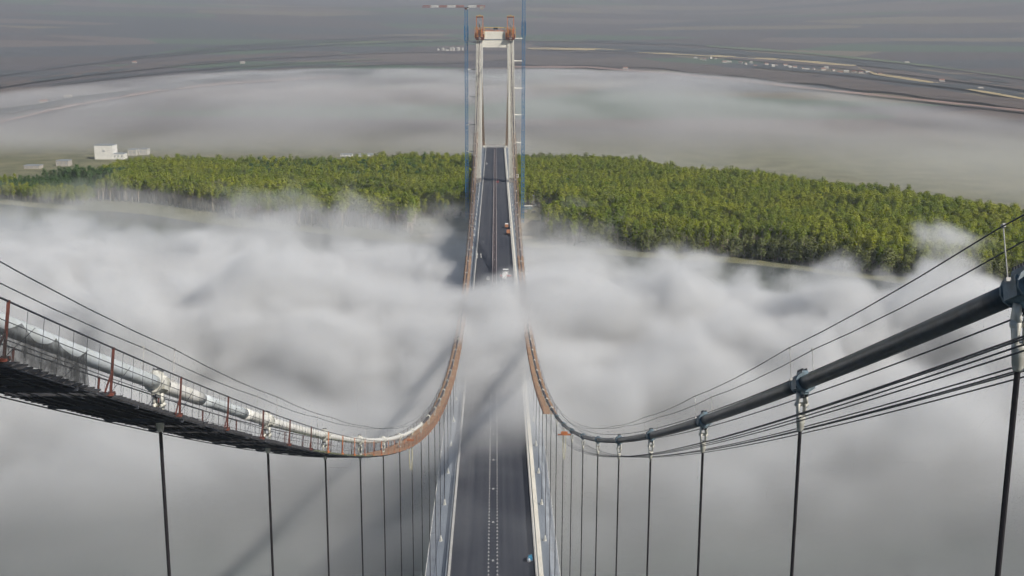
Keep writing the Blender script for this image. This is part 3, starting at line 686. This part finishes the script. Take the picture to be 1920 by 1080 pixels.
# ------------------------------------------------------------------ tower cranes
def mast_mesh(h, w_, name):
    mb = MB(); a = w_/2
    for sx in (-1, 1):
        for sy in (-1, 1): mb.bar((sx*a, sy*a, 0), (sx*a, sy*a, h), .46)
    for i, (p, q) in enumerate((((-a, -a), (a, -a)), ((a, -a), (a, a)), ((a, a), (-a, a)), ((-a, a), (-a, -a)))):
        mb.bar((*p, .1), (*q, .1), .3); mb.bar((*p, h/2), (*q, h/2), .24)
        mb.bar((*p, 0), (*q, h/2), .16); mb.bar((*q, h/2), (*p, h), .16)
        mb.bar((*q, 0), (*p, h/2), .13)
    return mb.mesh(name, M['crane_blue'])
MAST = mast_mesh(5.0, 2.5, 'mast_section'); CAGE = mast_mesh(6.6, 3.5, 'climbing_cage')
def crane(px, py, ztop, ties, side, label, jibang, jl, cj):
    b = at_y(px, py, L+2); x = b.x
    K = thing('tower_crane', label, 'crane', (x, L+2, GZ), 'tower cranes beside the bridge tower')
    n = int((ztop-GZ)/5)
    for k in range(n): link('mast_section', MAST, K, (0, 0, 5.0*k))
    link('climbing_cage', CAGE, K, (0, 0, (180 if side < 0 else 184)-GZ)); link('climbing_cage', CAGE, K, (0, 0, (186.5 if side < 0 else 190.5)-GZ))
    zt = 5.0*n
    mb = MB(); mb.box((0, 0, -1), (7, 7, 2)); mb.build('base', M['concrete'], K)
    mb = MB(); mb.tube([(0, 0, zt), (0, 0, zt+1.6)], 1.5, 12); mb.build('slewing_ring', M['crane_red'], K)
    d = Vector((math.cos(jibang), math.sin(jibang), 0)); zz = zt+2.6
    def boom(l0, l1, nm, ms):
        k = 0; u = l0; stp = 8.0*(1 if l1 > l0 else -1)
        while abs(u-l0) < abs(l1-l0)-.1:
            v = u+stp; mb = MB(); nrm = Vector((-d.y, d.x, 0))
            for e in (-1, 1): mb.bar(d*u+nrm*e*.9+Vector((0, 0, zz-.6)), d*v+nrm*e*.9+Vector((0, 0, zz-.6)), .3)
            mb.bar(d*u+Vector((0, 0, zz+1.0)), d*v+Vector((0, 0, zz+1.0)), .34)
            for q in range(4):
                f0, f1 = u+stp*q/4, u+stp*(q+.5)/4
                for e in (-1, 1):
                    mb.bar(d*f0+nrm*e*.9+Vector((0, 0, zz-.6)), d*f1+Vector((0, 0, zz+1.0)), .2); mb.bar(d*f1+Vector((0, 0, zz+1.0)), d*(u+stp*(q+1)/4)+nrm*e*.9+Vector((0, 0, zz-.6)), .2)
            mb.build(nm, ms[k % 2], K); k += 1; u = v
    boom(2, jl, 'jib_section', (M['crane_red'], M['white_paint'])); boom(-2, -cj, 'counter_jib', (M['white_paint'], M['crane_red']))
    mb = MB(); mb.box(d*(-cj+1)+Vector((0, 0, zz-1.2)), (3, 2.4, 3)); mb.build('counterweight', M['concrete'], K)
    mb = MB(); mb.box((1.6, -1.6, zt+1.5), (1.7, 1.9, 2.1)); cab = mb.build('cab', M['white_paint'], K)
    mb = MB(); mb.box((1.6, -2.6, zt+1.7), (1.5, .12, 1.3)); mb.build('windscreen', M['glass'], cab)
    for py_ in ties:
        z = at_y(px, py_, L+2).z; f = (z-52)/132.; xl = side*(16.4-2.1*f+3.1)
        mb = MB()
        for e in (-1.3, 1.3): mb.bar((side*-1.2, e, z-GZ), (xl-x, e, z-GZ), .7, .85)
        mb.bar((side*-1.6, -1.7, z-GZ), (side*-1.6, 1.7, z-GZ), .3); mb.build('tie_strut', M['white_paint'], K)
crane(875, 240, 208, (79, 130, 181, 233.5, 284), -1, 'blue lattice tower crane left of the bridge tower with red and white jib', math.radians(168), 36, 16)
crane(980.8, 240, 240, (72, 114, 165, 215, 267), 1, 'taller blue lattice tower crane right of the bridge tower', math.radians(20), 36, 16)

# ------------------------------------------------------------------ trees
def leaf_cloud(mb, r_, h0, h1, rad, n, size, m, top_heavy=1.0, lean=(0, 0)):
    lobes = [(r_.uniform(-.35, .35)*rad, r_.uniform(-.35, .35)*rad, r_.uniform(h0+.15*(h1-h0), h1-.1*(h1-h0)), r_.uniform(.45, .8)*rad) for _ in range(7)]
    for k in range(n):
        if r_.random() < .6:
            cx, cy_, cz_, rr = r_.choice(lobes); d = Vector((r_.gauss(0, 1), r_.gauss(0, 1), r_.gauss(0, 1.2))).normalized()*rr*(.55+.5*r_.random())
            p = Vector((cx, cy_, cz_)) + d
        else:
            f = r_.random()**.8; z = h0+(h1-h0)*f; prof = math.sin(math.pi*min(1, (.2+.7*f)))**.6
            a = r_.uniform(0, 2*math.pi); q = rad*prof*math.sqrt(r_.uniform(.25, 1))
            p = Vector((q*math.cos(a), q*math.sin(a), z)); d = Vector((p.x, p.y, .6*rad))
        if p.z < h0*.9: continue
        nn = (d.normalized() + Vector((r_.uniform(-.5, .5), r_.uniform(-.5, .5), r_.uniform(-.1, .7)))).normalized()
        a = nn.orthogonal().normalized(); b = nn.cross(a); s_ = size*r_.uniform(.6, 1.35); t = r_.uniform(0, 6.28)
        u = (a*math.cos(t)+b*math.sin(t))*s_; v = (b*math.cos(t)-a*math.sin(t))*s_*.7
        mb.quad(p-u-v*.3, p+v*-1.0, p+u+v*.2, p+v, m)
def trunk(mb, r_, h, rt, m=0, limbs=5, start=.35):
    bend = [(r_.uniform(-.3, .3), r_.uniform(-.3, .3)) for _ in range(3)]
    P = [Vector((0, 0, -1)), Vector((bend[0][0], bend[0][1], h*.3)), Vector((bend[1][0]*1.6, bend[1][1]*1.6, h*.62)), Vector((bend[2][0]*2, bend[2][1]*2, h*.92))]
    mb.tube(P, [rt, rt*.8, rt*.5, .05], 6, m)
    for k in range(limbs):
        f = start+(.85-start)*k/limbs; b0 = Vector((bend[1][0]*f*2, bend[1][1]*f*2, h*f)); a = r_.uniform(0, 6.28); l = h*.14*(1.2-f)
        mb.tube([b0, b0+Vector((math.cos(a)*l, math.sin(a)*l, l*1.3)), b0+Vector((math.cos(a)*l*1.5, math.sin(a)*l*1.5, l*2.4))], [rt*.4, rt*.25, .03], 4, m)
def tree_meshes(seed, h, rad, h0, leafm, n=230, size=.85, rt=.3):
    r_ = random.Random(seed); mt = MB(); trunk(mt, r_, h, rt, 0, 8 if rt > .7 else 5, .3 if rt > .7 else .35); mc = MB(); leaf_cloud(mc, r_, h0, h, rad, n, size, 0)
    return mt.mesh('trunk', M['bark'], True), mc.mesh('crown', leafm)
KINDS = {
 'poplar': [tree_meshes(10+k, 20+1.5*k, 3.3+.2*k, 7.0, M['leaf'], 400, .72) for k in range(5)],
 'edge': [tree_meshes(20+k, 25+k, 3.8, 14.5, M['leaf'], 260, .78, .78) for k in range(3)],
 'willow': [tree_meshes(30+k, 15+2*k, 4.4, 1.5, M['leaf_olive'], 380, .75) for k in range(3)],
 'dark': [tree_meshes(40+k, 20+k, 3.4, 2.5, M['leaf_dark'], 380, .75) for k in range(3)],
}
def joined(pair, name):
    me = bpy.data.meshes.new(name); bm = bmesh.new(); bm.from_mesh(pair[0]); n0 = len(bm.faces); bm.from_mesh(pair[1]); bm.faces.ensure_lookup_table()
    for f in bm.faces[n0:]: f.material_index = 1
    bm.to_mesh(me); bm.free(); me.materials.append(pair[0].materials[0]); me.materials.append(pair[1].materials[0]); return bpy.data.objects.new(name, me)
FAR = [(-800, 1400), (-500, 1470), (-300, 1505), (-100, 1560), (0, 1590), (120, 1540), (190, 1500), (300, 1390), (407, 1262), (470, 1130), (520, 985), (560, 860), (700, 640)]
def far_edge(x): return float(np.interp(x, [p[0] for p in FAR], [p[1] for p in FAR]))
def in_view(p, m=40):
    d = Vector(p)-CAM; f = d.dot(FW)
    if f < 1: return False
    u = 960+FPX*d.dot(RX)/f; v_ = 540-FPX*d.dot(UP)/f
    return -m < u < 1920+m and -m < v_ < 1080+m
def clear(x, y):
    b = bank(x)
    if y < b+9: return True
    if abs(x) < 24: return True
    if -75 < x < 46 and b < y < 1150+ (20 if x > 0 else 0): return True
    if 26 < x < 64 and 1130 < y < 1215: return True          # shaded clearing right of the tower
    if ((x-95)/26)**2+((y-(bank(95)+70))/20)**2 < 1: return True
    if ((x-210)/11)**2+((y-(bank(210)+35))/14)**2 < 1: return True
    if -430 < x < -262 and y < b+44: return True             # meadow before the tall trunks
    if -262 < x < -60 and y < b+26 and math.sin(x/23.0) > .2: return True
    if ((x+330)/20)**2+((y-1345)/9)**2 < 1: return True
    if ((x+150)/16)**2+((y-1290)/10)**2 < 1: return True
    if -300 < x < -40 and abs(y-(1360+.25*x+12*math.sin(x/40))) < 5: return True
    if -240 < x < -60 and abs(y-(1445+.3*x)) < 6: return True
    if x < -470 and 1395 < y: return True
    return False
pts = []
g = 5.3
for ix in range(-141, 120):
    for iy in range(0, 188):
        x = ix*g + rng.uniform(-1.9, 1.9) + (iy % 2)*g/2; y = 640 + iy*g + rng.uniform(-1.9, 1.9)
        if y > far_edge(x) or clear(x, y): continue
        if not in_view((x, y, 22), 60): continue
        b = y-bank(x); kind = 'poplar'; sc = rng.uniform(.82, 1.12)*(1+.10*math.sin(x/41.0+2*math.sin(y/63.0))+.06*math.sin(y/23.0+x/37.0))
        if rng.random() < .05 + .05*math.sin(x/55.0)*math.sin(y/38.0): continue
        if rng.random() < .05: kind = 'willow'; sc *= 1.1
        if rng.random() < .05: kind = 'dark'; sc *= .95
        if x > 0 and b < 26 + 10*math.sin(x/17.0): kind = 'willow' if rng.random() < .75 else 'poplar'; sc *= .95
        elif x > 30 and b < 60: kind = 'edge' if rng.random() < .4 else 'poplar'
        if x < -60 and b < 95: kind = 'edge'
        if x < -430 and b < 120: kind = 'poplar'; sc *= .62
        if -560 < x < -432 and 1300 < y < 1400: kind = 'dark'; sc *= 1.0
        if x > -300 and x < -40 and y > 1395+.28*x: kind = 'dark' if rng.random() < .45 else 'poplar'
        if abs(x) < 420 and y > far_edge(x)-22 and x > -160: kind = 'willow'; sc *= 1.15
        pts.append((x, y, kind, sc))
order = sorted(range(len(pts)), key=lambda i: math.hypot(pts[i][0]-CAM.x, pts[i][1]-CAM.y))
front = set(order[:300])
def SIDE(x):
    if x <= 0: return 'left of the bridge'
    return 'just right of the tower' if x < 120 else 'midway along the right bank' if x < 250 else 'towards the right margin'
NAMES = {'poplar': ('poplar_tree', 'green poplar on the front edge of the forest'), 'edge': ('poplar_tree', 'tall bare-trunked poplar on the front edge of the forest'), 'willow': ('willow_tree', 'low olive willow on the river bank'), 'dark': ('dark_tree', 'dark green tree')}
for i in front:
    x, y, kind, sc = pts[i]; tm, cm = random.choice(KINDS[kind]); nm, lb = NAMES[kind]
    o = thing(nm, f'{lb}, {SIDE(x)}', 'tree', (x, y, GZ-.2), f'{lb}, {SIDE(x)}'); o.rotation_euler.z = random.uniform(0, 6.28); o.scale = (sc*random.uniform(.9, 1.1), sc*random.uniform(.9, 1.1), sc)
    link('trunk', tm, o); link('crown', cm, o)
def scatter(name, label, cat, kinds, variants):
    P_ = [pts[i] for i in range(len(pts)) if i not in front and pts[i][2] in kinds]
    me = bpy.data.meshes.new(name); me.from_pydata([(p[0], p[1], GZ-.2) for p in P_], [], [])
    a = me.attributes.new('sc', 'FLOAT', 'POINT'); a.data.foreach_set('value', [p[3] for p in P_])
    o = link(name, me); tag(o, label, cat, None, 'stuff')
    ng = bpy.data.node_groups.new(name, 'GeometryNodeTree'); ng.interface.new_socket('Geometry', in_out='INPUT', socket_type='NodeSocketGeometry'); ng.interface.new_socket('Geometry', in_out='OUTPUT', socket_type='NodeSocketGeometry')
    N = ng.nodes.new; K = ng.links.new
    gi, go, iop, jn = N('NodeGroupInput'), N('NodeGroupOutput'), N('GeometryNodeInstanceOnPoints'), N('GeometryNodeJoinGeometry')
    for pr in variants:
        oi = N('GeometryNodeObjectInfo'); oi.inputs['Object'].default_value = pr; oi.inputs['As Instance'].default_value = True; K(oi.outputs['Geometry'], jn.inputs[0])
    K(gi.outputs[0], iop.inputs['Points']); K(jn.outputs[0], iop.inputs['Instance']); iop.inputs['Pick Instance'].default_value = True
    ri = N('FunctionNodeRandomValue'); ri.data_type = 'INT'; ri.inputs[4].default_value = 0; ri.inputs[5].default_value = len(variants)-1; K(ri.outputs[2], iop.inputs['Instance Index'])
    rr = N('FunctionNodeRandomValue'); rr.data_type = 'FLOAT_VECTOR'; rr.inputs[0].default_value = (0, 0, 0); rr.inputs[1].default_value = (0, 0, 6.283); K(rr.outputs[0], iop.inputs['Rotation'])
    at_ = N('GeometryNodeInputNamedAttribute'); at_.data_type = 'FLOAT'; at_.inputs[0].default_value = 'sc'; K(at_.outputs[0], iop.inputs['Scale'])
    K(iop.outputs[0], go.inputs[0])
    md = o.modifiers.new(name, 'NODES'); md.node_group = ng
scatter('forest', 'mass of bright green poplars covering the far bank', 'forest', ('poplar',), [joined(p, 'poplar_source') for p in KINDS['poplar']])
scatter('tall_poplar_stand', 'stand of tall poplars with pale bare trunks', 'forest', ('edge',), [joined(p, 'tall_source') for p in KINDS['edge']])
scatter('willow_thicket', 'olive willows fringing the forest', 'forest', ('willow',), [joined(p, 'willow_source') for p in KINDS['willow']])
scatter('dark_tree_stand', 'darker green trees within the forest on the left', 'forest', ('dark',), [joined(p, 'dark_source') for p in KINDS['dark']])

# ------------------------------------------------------------------ far fields and roads
def zt_(x, y):
    d = math.hypot(x, y); return GZ + upland(d)*(1 + 0.10*math.sin(x/2300.0+y/3100.0) + .06*math.sin(x/900.0-y/1300.0))
def on_land(px, py):
    d = FW + RX*((px-960)/FPX) - UP*((py-540)/FPX); t = 500.0
    while t < 40000:
        p = CAM+d*t
        if p.z < zt_(p.x, p.y)+2.0: return p
        t *= 1.004
    return CAM+d*t
def ribbon(name, pts_, th, m):
    mb = MB(); prev = None
    P_ = []
    for (a, b), (c, d) in zip(pts_, pts_[1:]):
        n = max(2, int(abs(c-a)/40))
        for k in range(n): P_.append((a+(c-a)*k/n, b+(d-b)*k/n))
    P_.append(pts_[-1])
    for i, (px, py) in enumerate(P_):
        h_ = th*(.6+.4*math.sin(i*.9)**2)
        cur = (on_land(px, py-h_/2), on_land(px, py+h_/2))
        if prev: mb.quad(prev[1]+Vector((0, 0, 4.5)), cur[1]+Vector((0, 0, 4.5)), cur[0]+Vector((0, 0, 4.5)), prev[0]+Vector((0, 0, 4.5)))
        prev = cur
    return structure(mb.build(name, m))
fy = mat('stubble_field', (.48, .38, .20), .9, noise=.3, scale=.004); fp = mat('pink_soil', (.33, .22, .19), .9, noise=.3, scale=.004); fd = mat('dark_field', (.035, .045, .05), .95, noise=.3, scale=.004); fb = mat('brown_field', (.10, .075, .065), .95, noise=.3, scale=.004); fg = mat('green_field', (.10, .14, .06), .95, noise=.3, scale=.004)
ribbon('field_dark', [(960, 114), (1200, 119), (1500, 149), (1700, 172), (1930, 200)], 20, fb)
ribbon('field_dark', [(700, 136), (430, 148), (200, 182), (-20, 217)], 14, fd)
ribbon('field_yellow', [(990, 92), (1130, 94), (1300, 104), (1450, 112), (1600, 124), (1640, 140), (1750, 157), (1930, 190)], 4.5, fy)
ribbon('field_pink', [(960, 127), (1100, 127), (1300, 144), (1500, 166), (1700, 187), (1930, 212)], 4, fp)
ribbon('field_pink', [(640, 146), (430, 158), (300, 172), (130, 202), (-20, 238)], 4, fp)
rr_ = random.Random(4)
for k in range(26):
    f = k/25; cx_ = rr_.uniform(0, 1920); q = ((cx_-940)/960.)**2; y0 = rr_.uniform(66, 118)+q*70; ln_ = rr_.uniform(120, 420)
    pl = [(x_, y0 + (((x_-940)/960.)**2-q)*70) for x_ in (cx_-ln_, cx_-ln_/2, cx_, cx_+ln_/2, cx_+ln_)]
    ribbon('field_strip', pl, rr_.uniform(1.2, 6.0), rr_.choice((fd, fb, fd, fd, fb, fg)))
ribbon('field_dark', [(1000, 84), (1300, 94), (1600, 115), (1930, 170)], 7, fd)
ribbon('field_dark', [(640, 100), (400, 112), (150, 140), (-20, 165)], 9, fb)

# ------------------------------------------------------------------ buildings
def gable(mb, w_, d_, h_, r_):
    mb.hexa([(-w_/2-.4, -d_/2-.4, h_), (w_/2+.4, -d_/2-.4, h_), (w_/2+.4, d_/2+.4, h_), (-w_/2-.4, d_/2+.4, h_), (-w_/2-.4, -.05, h_+r_), (w_/2+.4, -.05, h_+r_), (w_/2+.4, .05, h_+r_), (-w_/2-.4, .05, h_+r_)])
def house(p, w_, d_, h_, label, rot, roofm, group, wallm=None):
    o = thing('house', label, 'house', p, group); o.rotation_euler.z = rot
    mb = MB(); mb.box((0, 0, h_/2), (w_, d_, h_)); mb.build('wall', wallm or M['plaster'], o)
    mb = MB(); gable(mb, w_, d_, h_, w_*.22); mb.build('roof', roofm, o)
    return o
for k in range(30):
    f = k/29; px = 1300+345*f+random.uniform(-6, 6); py = 108+30*f+random.uniform(-2, 6)
    p = on_land(px, py); p.z = zt_(p.x, p.y)
    house(p, random.uniform(11, 24), random.uniform(10, 15), random.uniform(5, 8), f'small pale house in the far village at upper right, {ORDN(k)} from its left end', random.uniform(-.5, .5), M['roof'] if k % 3 else M['plaster'], 'houses of the far village on the right')
for k, (px, py, s_, lb) in enumerate(((1700, 119, 26, 'lone pale farmhouse above the yellow field at far right'), (1765, 152, 22, 'lone pale farmhouse on the upper side of the yellow field'), (1838, 167, 18, 'small pale farmhouse at the upper edge of the yellow strip near the right margin'),
        (1172, 129, 24, 'pale farm building on the brown field right of the tower'), (455, 119, 24, 'tiny white farm building in the far fields upper left'), (252, 118, 22, 'tiny pale barn in the far fields at upper left'), (128, 182, 20, 'long white barn in the fields near the left margin'), (82, 192, 18, 'small pale shed left of the long white barn'))):
    p = on_land(px, py); p.z = zt_(p.x, p.y); house(p, s_*1.0, s_*.6, s_*.26, lb, 0.1, M['roof'] if k % 2 else M['far_wall'], 'lone farm buildings', M['far_wall'])
for k in range(7):
    p = on_land(822+7.2*k+random.uniform(-2,2), 95+random.uniform(-1, 1)); p.z = zt_(p.x, p.y)
    o = thing('silo', f'white silo on the horizon left of the left crane, {ORD[k]} from the left', 'silo', p, 'white silos on the horizon'); h_ = random.choice((9, 12, 20, 14))
    mb = MB(); mb.tube([(0, 0, 0), (0, 0, h_)], 8+3*(k%3), 12); mb.build('wall', M['plaster'], o); mb = MB(); mb.tube([(0, 0, h_), (0, 0, h_+5)], [8.3+3*(k%3), 1], 12); mb.build('roof', M['plaster'], o)
def block(px0, px1, py0, py1, label, depth=18, rows=3, cols=4, m=None):
    a = at((px0+px1)/2, py1, GZ); sc = (a-CAM).dot(FW)/FPX; w_ = (px1-px0)*sc; h_ = (py1-py0)*sc
    o = thing('industrial_building', label, 'building', (a.x, a.y+depth/2, GZ))
    mb = MB(); mb.box((0, 0, h_/2), (w_, depth, h_)); mb.build('wall', m or M['white_paint'], o)
    mb = MB(); mb.box((0, 0, h_+.3), (w_+.6, depth+.6, .6)); mb.build('roof', M['steel_grey'], o)
    for i in range(cols):
        for j in range(rows):
            mb = MB(); mb.box((-w_/2+w_*(i+.5)/cols, -depth/2-.05, h_*(j+.6)/rows), (min(w_/cols*.35, 3.0), .12, min(h_/rows*.3, 2.2))); mb.build('window', M['steel_grey'], o)
    return o
block(178, 212, 273, 299, 'big white plain-walled block building behind the forest at left', 22, 1, 1)
block(212, 232, 289, 299, 'low white annex beside the big white block building', 18, 1, 3)
block(240, 256, 281, 292, 'small pale building right of the white block, half lost in mist', 16, 1, 2, M['plaster'])
block(260, 276, 280, 291, 'second small pale building further right in the mist', 16, 1, 2, M['plaster'])
block(105, 128, 302, 312, 'low pinkish building left of the conifers', 16, 1, 3, M['far_wall'])
block(45, 74, 311, 317, 'low white shed near the left margin', 14, 1, 3, M['far_wall'])
block(638, 660, 290, 293.5, 'long low white shed beyond the forest', 14, 1, 4)
block(672, 698, 290, 293.5, 'longer low white shed beyond the forest, nearest the tower', 14, 1, 4)

# ------------------------------------------------------------------ work site at the tower foot
mb = MB(); out = [(-74, 1046), (-60, 1030), (-26, 1028), (40, 1022), (44, 1120), (20, 1150), (-40, 1150), (-60, 1110), (-70, 1080)]
mb.v = [(x, y+6, GZ+.25) for x, y in out]; mb.f = [tuple(range(len(out)))]; mb.m = [0]; structure(mb.build('work_yard', M['sand']))
def cabin(px, py, label, m, size, name='site_cabin'):
    p = at(px, py, GZ+.25); o = thing(name, label, 'cabin', p, 'site cabins at the tower foot')
    mb = MB(); mb.box((0, 0, size[2]/2), size); mb.build('body', m, o)
    mb = MB(); gable(mb, size[0], size[1], size[2], .7); mb.build('roof', M['white_paint'], o)
    mb = MB(); mb.box((size[0]*.2, -size[1]/2-.04, size[2]*.45), (1.1, .1, size[2]*.8)); mb.build('door', M['steel_grey'], o)
    mb = MB(); mb.box((-size[0]*.2, -size[1]/2-.04, size[2]*.6), (1.3, .1, size[2]*.35)); mb.build('window', M['glass'], o)
cabin(866, 392, 'white-roofed site tent left of the tower foot', M['white_paint'], (9, 7, 3.6))
cabin(880, 391, 'orange site container beside the left tower foot', M['orange_car'], (4, 5, 6))
cabin(861, 402, 'low pale site cabin in front of the white-roofed tent', M['plaster'], (7, 3, 2.4))
cabin(990, 392, 'blue-grey site cabin right of the tower foot', M['clamp_blue'], (8, 4, 3.2))
cabin(1002, 386, 'pale site cabin furthest right at the tower foot', M['steel_grey'], (6, 4, 3.0))
for k, (px, py) in enumerate(((850, 404), (856, 408), (868, 406), (874, 404), (984, 398), (1000, 398))):
    p = at(px, py, GZ+.25); o = thing('material_stack', f'stack of building material on the work yard, {ORD[k]} from the left', 'stack', p, 'material stacks in the work yard')
    for q in range(4):
        mb = MB(); mb.box((.3*q, 0, .3+.55*q), (5-.5*q, 1.6, .5)); mb.build('bundle', M['plaster'] if k % 2 else M['rail_pink'], o)
p = at(1000, 392, GZ); o = thing('flood_light_mast', 'thin grey mast beside the right crane foot', 'mast', p)
mb = MB(); mb.tube([(0, 0, 0), (0, 0, 14)], .2, 6); mb.build('pole', M['steel_grey'], o); mb = MB(); mb.box((0, 0, 14.3), (2.2, .4, .9)); mb.build('lamp_head', M['steel_grey'], o)

# ------------------------------------------------------------------ vehicles and small things on the deck
def wheel(o, x, y, r_=.5, wd=.35):
    mb = MB(); mb.tube([(x-wd/2, y, r_), (x+wd/2, y, r_)], r_, 12); t_ = mb.build('wheel', M['rubber'], o)
    mb = MB(); mb.tube([(x-wd/2-.02, y, r_), (x+wd/2+.02, y, r_)], r_*.5, 8); mb.build('rim', M['steel_grey'], t_)
def on_deck(px, py):
    y = 600.0
    for _ in range(30): y = at(px, py, dz(y)).y
    return at(px, py, dz(y))
def truck(px, py, label, cabm, bodym, ln=8.0, bed='box', rot=0):
    o = thing('truck', label, 'truck', on_deck(px, py), 'vehicles on the deck'); o.rotation_euler.z = rot
    mb = MB(); mb.box((0, 0, .8), (1.0, ln, .3)); mb.build('chassis', M['rubber'], o)
    mb = MB(); mb.hexa([(-1.2, ln/2-2, .6), (1.2, ln/2-2, .6), (1.2, ln/2, .6), (-1.2, ln/2, .6), (-1.15, ln/2-2, 2.9), (1.15, ln/2-2, 2.9), (1.15, ln/2-.4, 2.9), (-1.15, ln/2-.4, 2.9)]); c = mb.build('cab', cabm, o)
    mb = MB(); mb.hexa([(-1.0, ln/2-.13, 1.7), (1.0, ln/2-.13, 1.7), (1.0, ln/2-.03, 1.7), (-1.0, ln/2-.03, 1.7), (-1.0, ln/2-.40, 2.7), (1.0, ln/2-.40, 2.7), (1.0, ln/2-.28, 2.7), (-1.0, ln/2-.28, 2.7)]); mb.build('windscreen', M['glass'], c)
    mb = MB()
    if bed == 'box': mb.box((0, -1.1, 2.2), (2.45, ln-2.4, 2.5))
    else:
        mb.box((0, -1.1, 1.1), (2.45, ln-2.4, .2))
        for e in (-1, 1): mb.box((e*1.18, -1.1, 1.6), (.1, ln-2.4, .9))
        mb.box((0, -1.1-(ln-2.4)/2+.05, 1.6), (2.3, .1, .9)); mb.box((0, -1.1+(ln-2.4)/2-.05, 1.7), (2.3, .1, 1.1))
    mb.build('cargo_body', bodym, o)
    for e in (-1, 1):
        for yy in (ln/2-1.1, -ln/2+2.2, -ln/2+1.0): wheel(o, e*1.05, yy)
def car(px, py, label, m, rot=0):
    o = thing('car', label, 'car', on_deck(px, py), 'vehicles on the deck'); o.rotation_euler.z = rot
    mb = MB(); mb.hexa([(-.9, -2.2, .35), (.9, -2.2, .35), (.9, 2.2, .35), (-.9, 2.2, .35), (-.88, -2.15, .95), (.88, -2.15, .95), (.88, 2.1, .85), (-.88, 2.1, .85)]); mb.build('body', m, o)
    mb = MB(); mb.hexa([(-.84, -1.8, .93), (.84, -1.8, .93), (.84, 1.0, .90), (-.84, 1.0, .90), (-.7, -1.4, 1.5), (.7, -1.4, 1.5), (.7, .3, 1.5), (-.7, .3, 1.5)]); c = mb.build('glasshouse', M['glass'], o)
    mb = MB(); mb.box((0, -.55, 1.52), (1.42, 1.75, .06)); mb.build('roof', m, c)
    for e in (-1, 1):
        for yy in (-1.35, 1.35): wheel(o, e*.8, yy, .33, .22)
def paver(px, py):
    o = thing('asphalt_paver', 'white asphalt paver with red screed at the edge of the fog', 'paver', on_deck(px, py), 'vehicles on the deck')
    mb = MB(); mb.hexa([(-1.4, -2.5, .5), (1.4, -2.5, .5), (1.4, 2, .5), (-1.4, 2, .5), (-1.3, -2.3, 2.0), (1.3, -2.3, 2.0), (1.3, 1.2, 1.7), (-1.3, 1.2, 1.7)]); mb.build('body', M['white_car'], o)
    mb = MB()
    for a in (-1.2, 1.2):
        for b in (-2.2, .6): mb.box((a, b, 2.7), (.12, .12, 1.6))
    mb.build('canopy_post', M['rubber'], o)
    mb = MB(); mb.box((0, -.8, 3.55), (3.2, 3.6, .18)); mb.build('canopy', M['white_car'], o)
    mb = MB(); mb.hexa([(-1.0, 2.0, .4), (1.0, 2.0, .4), (1.0, 4.0, .4), (-1.0, 4.0, .4), (-1.8, 1.9, 1.4), (1.8, 1.9, 1.4), (1.8, 4.3, 1.4), (-1.8, 4.3, 1.4)]); mb.build('hopper', M['silver_car'], o)
    for e in (-1, 1):
        mb = MB(); mb.box((e*1.25, -.2, .35), (.4, 3.8, .7)); mb.build('track', M['rubber'], o)
    mb = MB(); mb.box((0, -3.2, .45), (6.4, 1.1, .7)); mb.build('screed', M['red_car'], o)
    mb = MB(); mb.box((0, -3.0, 1.15), (6.0, .5, .1)); mb.build('step', M['white_car'], o)
paver(948, 516)
truck(946, 523, 'white tipper lorry just behind the paver, half in the fog', M['white_car'], M['white_car'], 7.5, 'open')
truck(950, 427, 'white and orange works truck parked by the right barrier', M['white_car'], M['orange_car'], 7.0, 'open')
truck(953, 439, 'orange works truck behind the white and orange one', M['orange_car'], M['orange_car'], 5.6, 'open')
car(915, 524, 'silver car on the left lane at the edge of the fog', M['silver_car'])
car(912.5, 308, 'white car at the far end of the left lane', M['white_car'])
car(933, 342, 'small red car near the median by the far tower', M['red_car'])
for k, (px, py) in enumerate(((895, 479), (894.5, 483.5), (901.5, 478.5), (902, 483))):
    p = on_deck(px, py); o = thing('traffic_cone', f'white traffic cone on the left lane, {ORD[k]} of four counted from the left rail', 'cone', p, 'white cones on the left lane')
    mb = MB(); mb.box((0, 0, .06), (.8, .8, .12)); mb.build('base', M['rubber'], o); mb = MB(); mb.tube([(0, 0, .12), (0, 0, 1.3)], [.38, .1], 10); mb.build('cone', M['white_paint'], o)
p = on_deck(994, 1052); o = thing('hand_cart', 'blue-covered hand cart against the right barrier at the bottom', 'cart', p)
mb = MB(); mb.box((0, 0, .55), (1.3, 1.9, .2)); mb.build('tray', M['steel_grey'], o)
mb = MB(); mb.hexa([(-.65, -.9, .65), (.65, -.9, .65), (.65, .9, .65), (-.65, .9, .65), (-.45, -.6, 1.5), (.5, -.7, 1.45), (.45, .65, 1.6), (-.5, .6, 1.4)]); mb.build('tarpaulin', M['blue_tarp'], o)
mb = MB(); mb.tube([(-.5, .9, .6), (-.5, 1.8, 1.1), (.5, 1.8, 1.1), (.5, .9, .6)], .04, 6); mb.build('handle', M['steel_grey'], o)
for e in (-1, 1): wheel(o, e*.6, -.3, .4, .12); 
p = on_deck(992.3, 1053); o = thing('sack', 'white bulk sack beside the blue-covered cart', 'sack', p)
mb = MB(); mb.tube([(0, 0, 0), (0, 0, .15), (.03, 0, .7), (0, .03, 1.15), (0, 0, 1.35)], [.5, .62, .66, .5, .15], 10); mb.build('bag', M['sack'], o, True)
mb = MB(); mb.tube([(-.35, 0, 1.05), (-.2, 0, 1.5), (.2, 0, 1.5), (.35, 0, 1.05)], .04, 5); mb.build('strap', M['sack'], o)
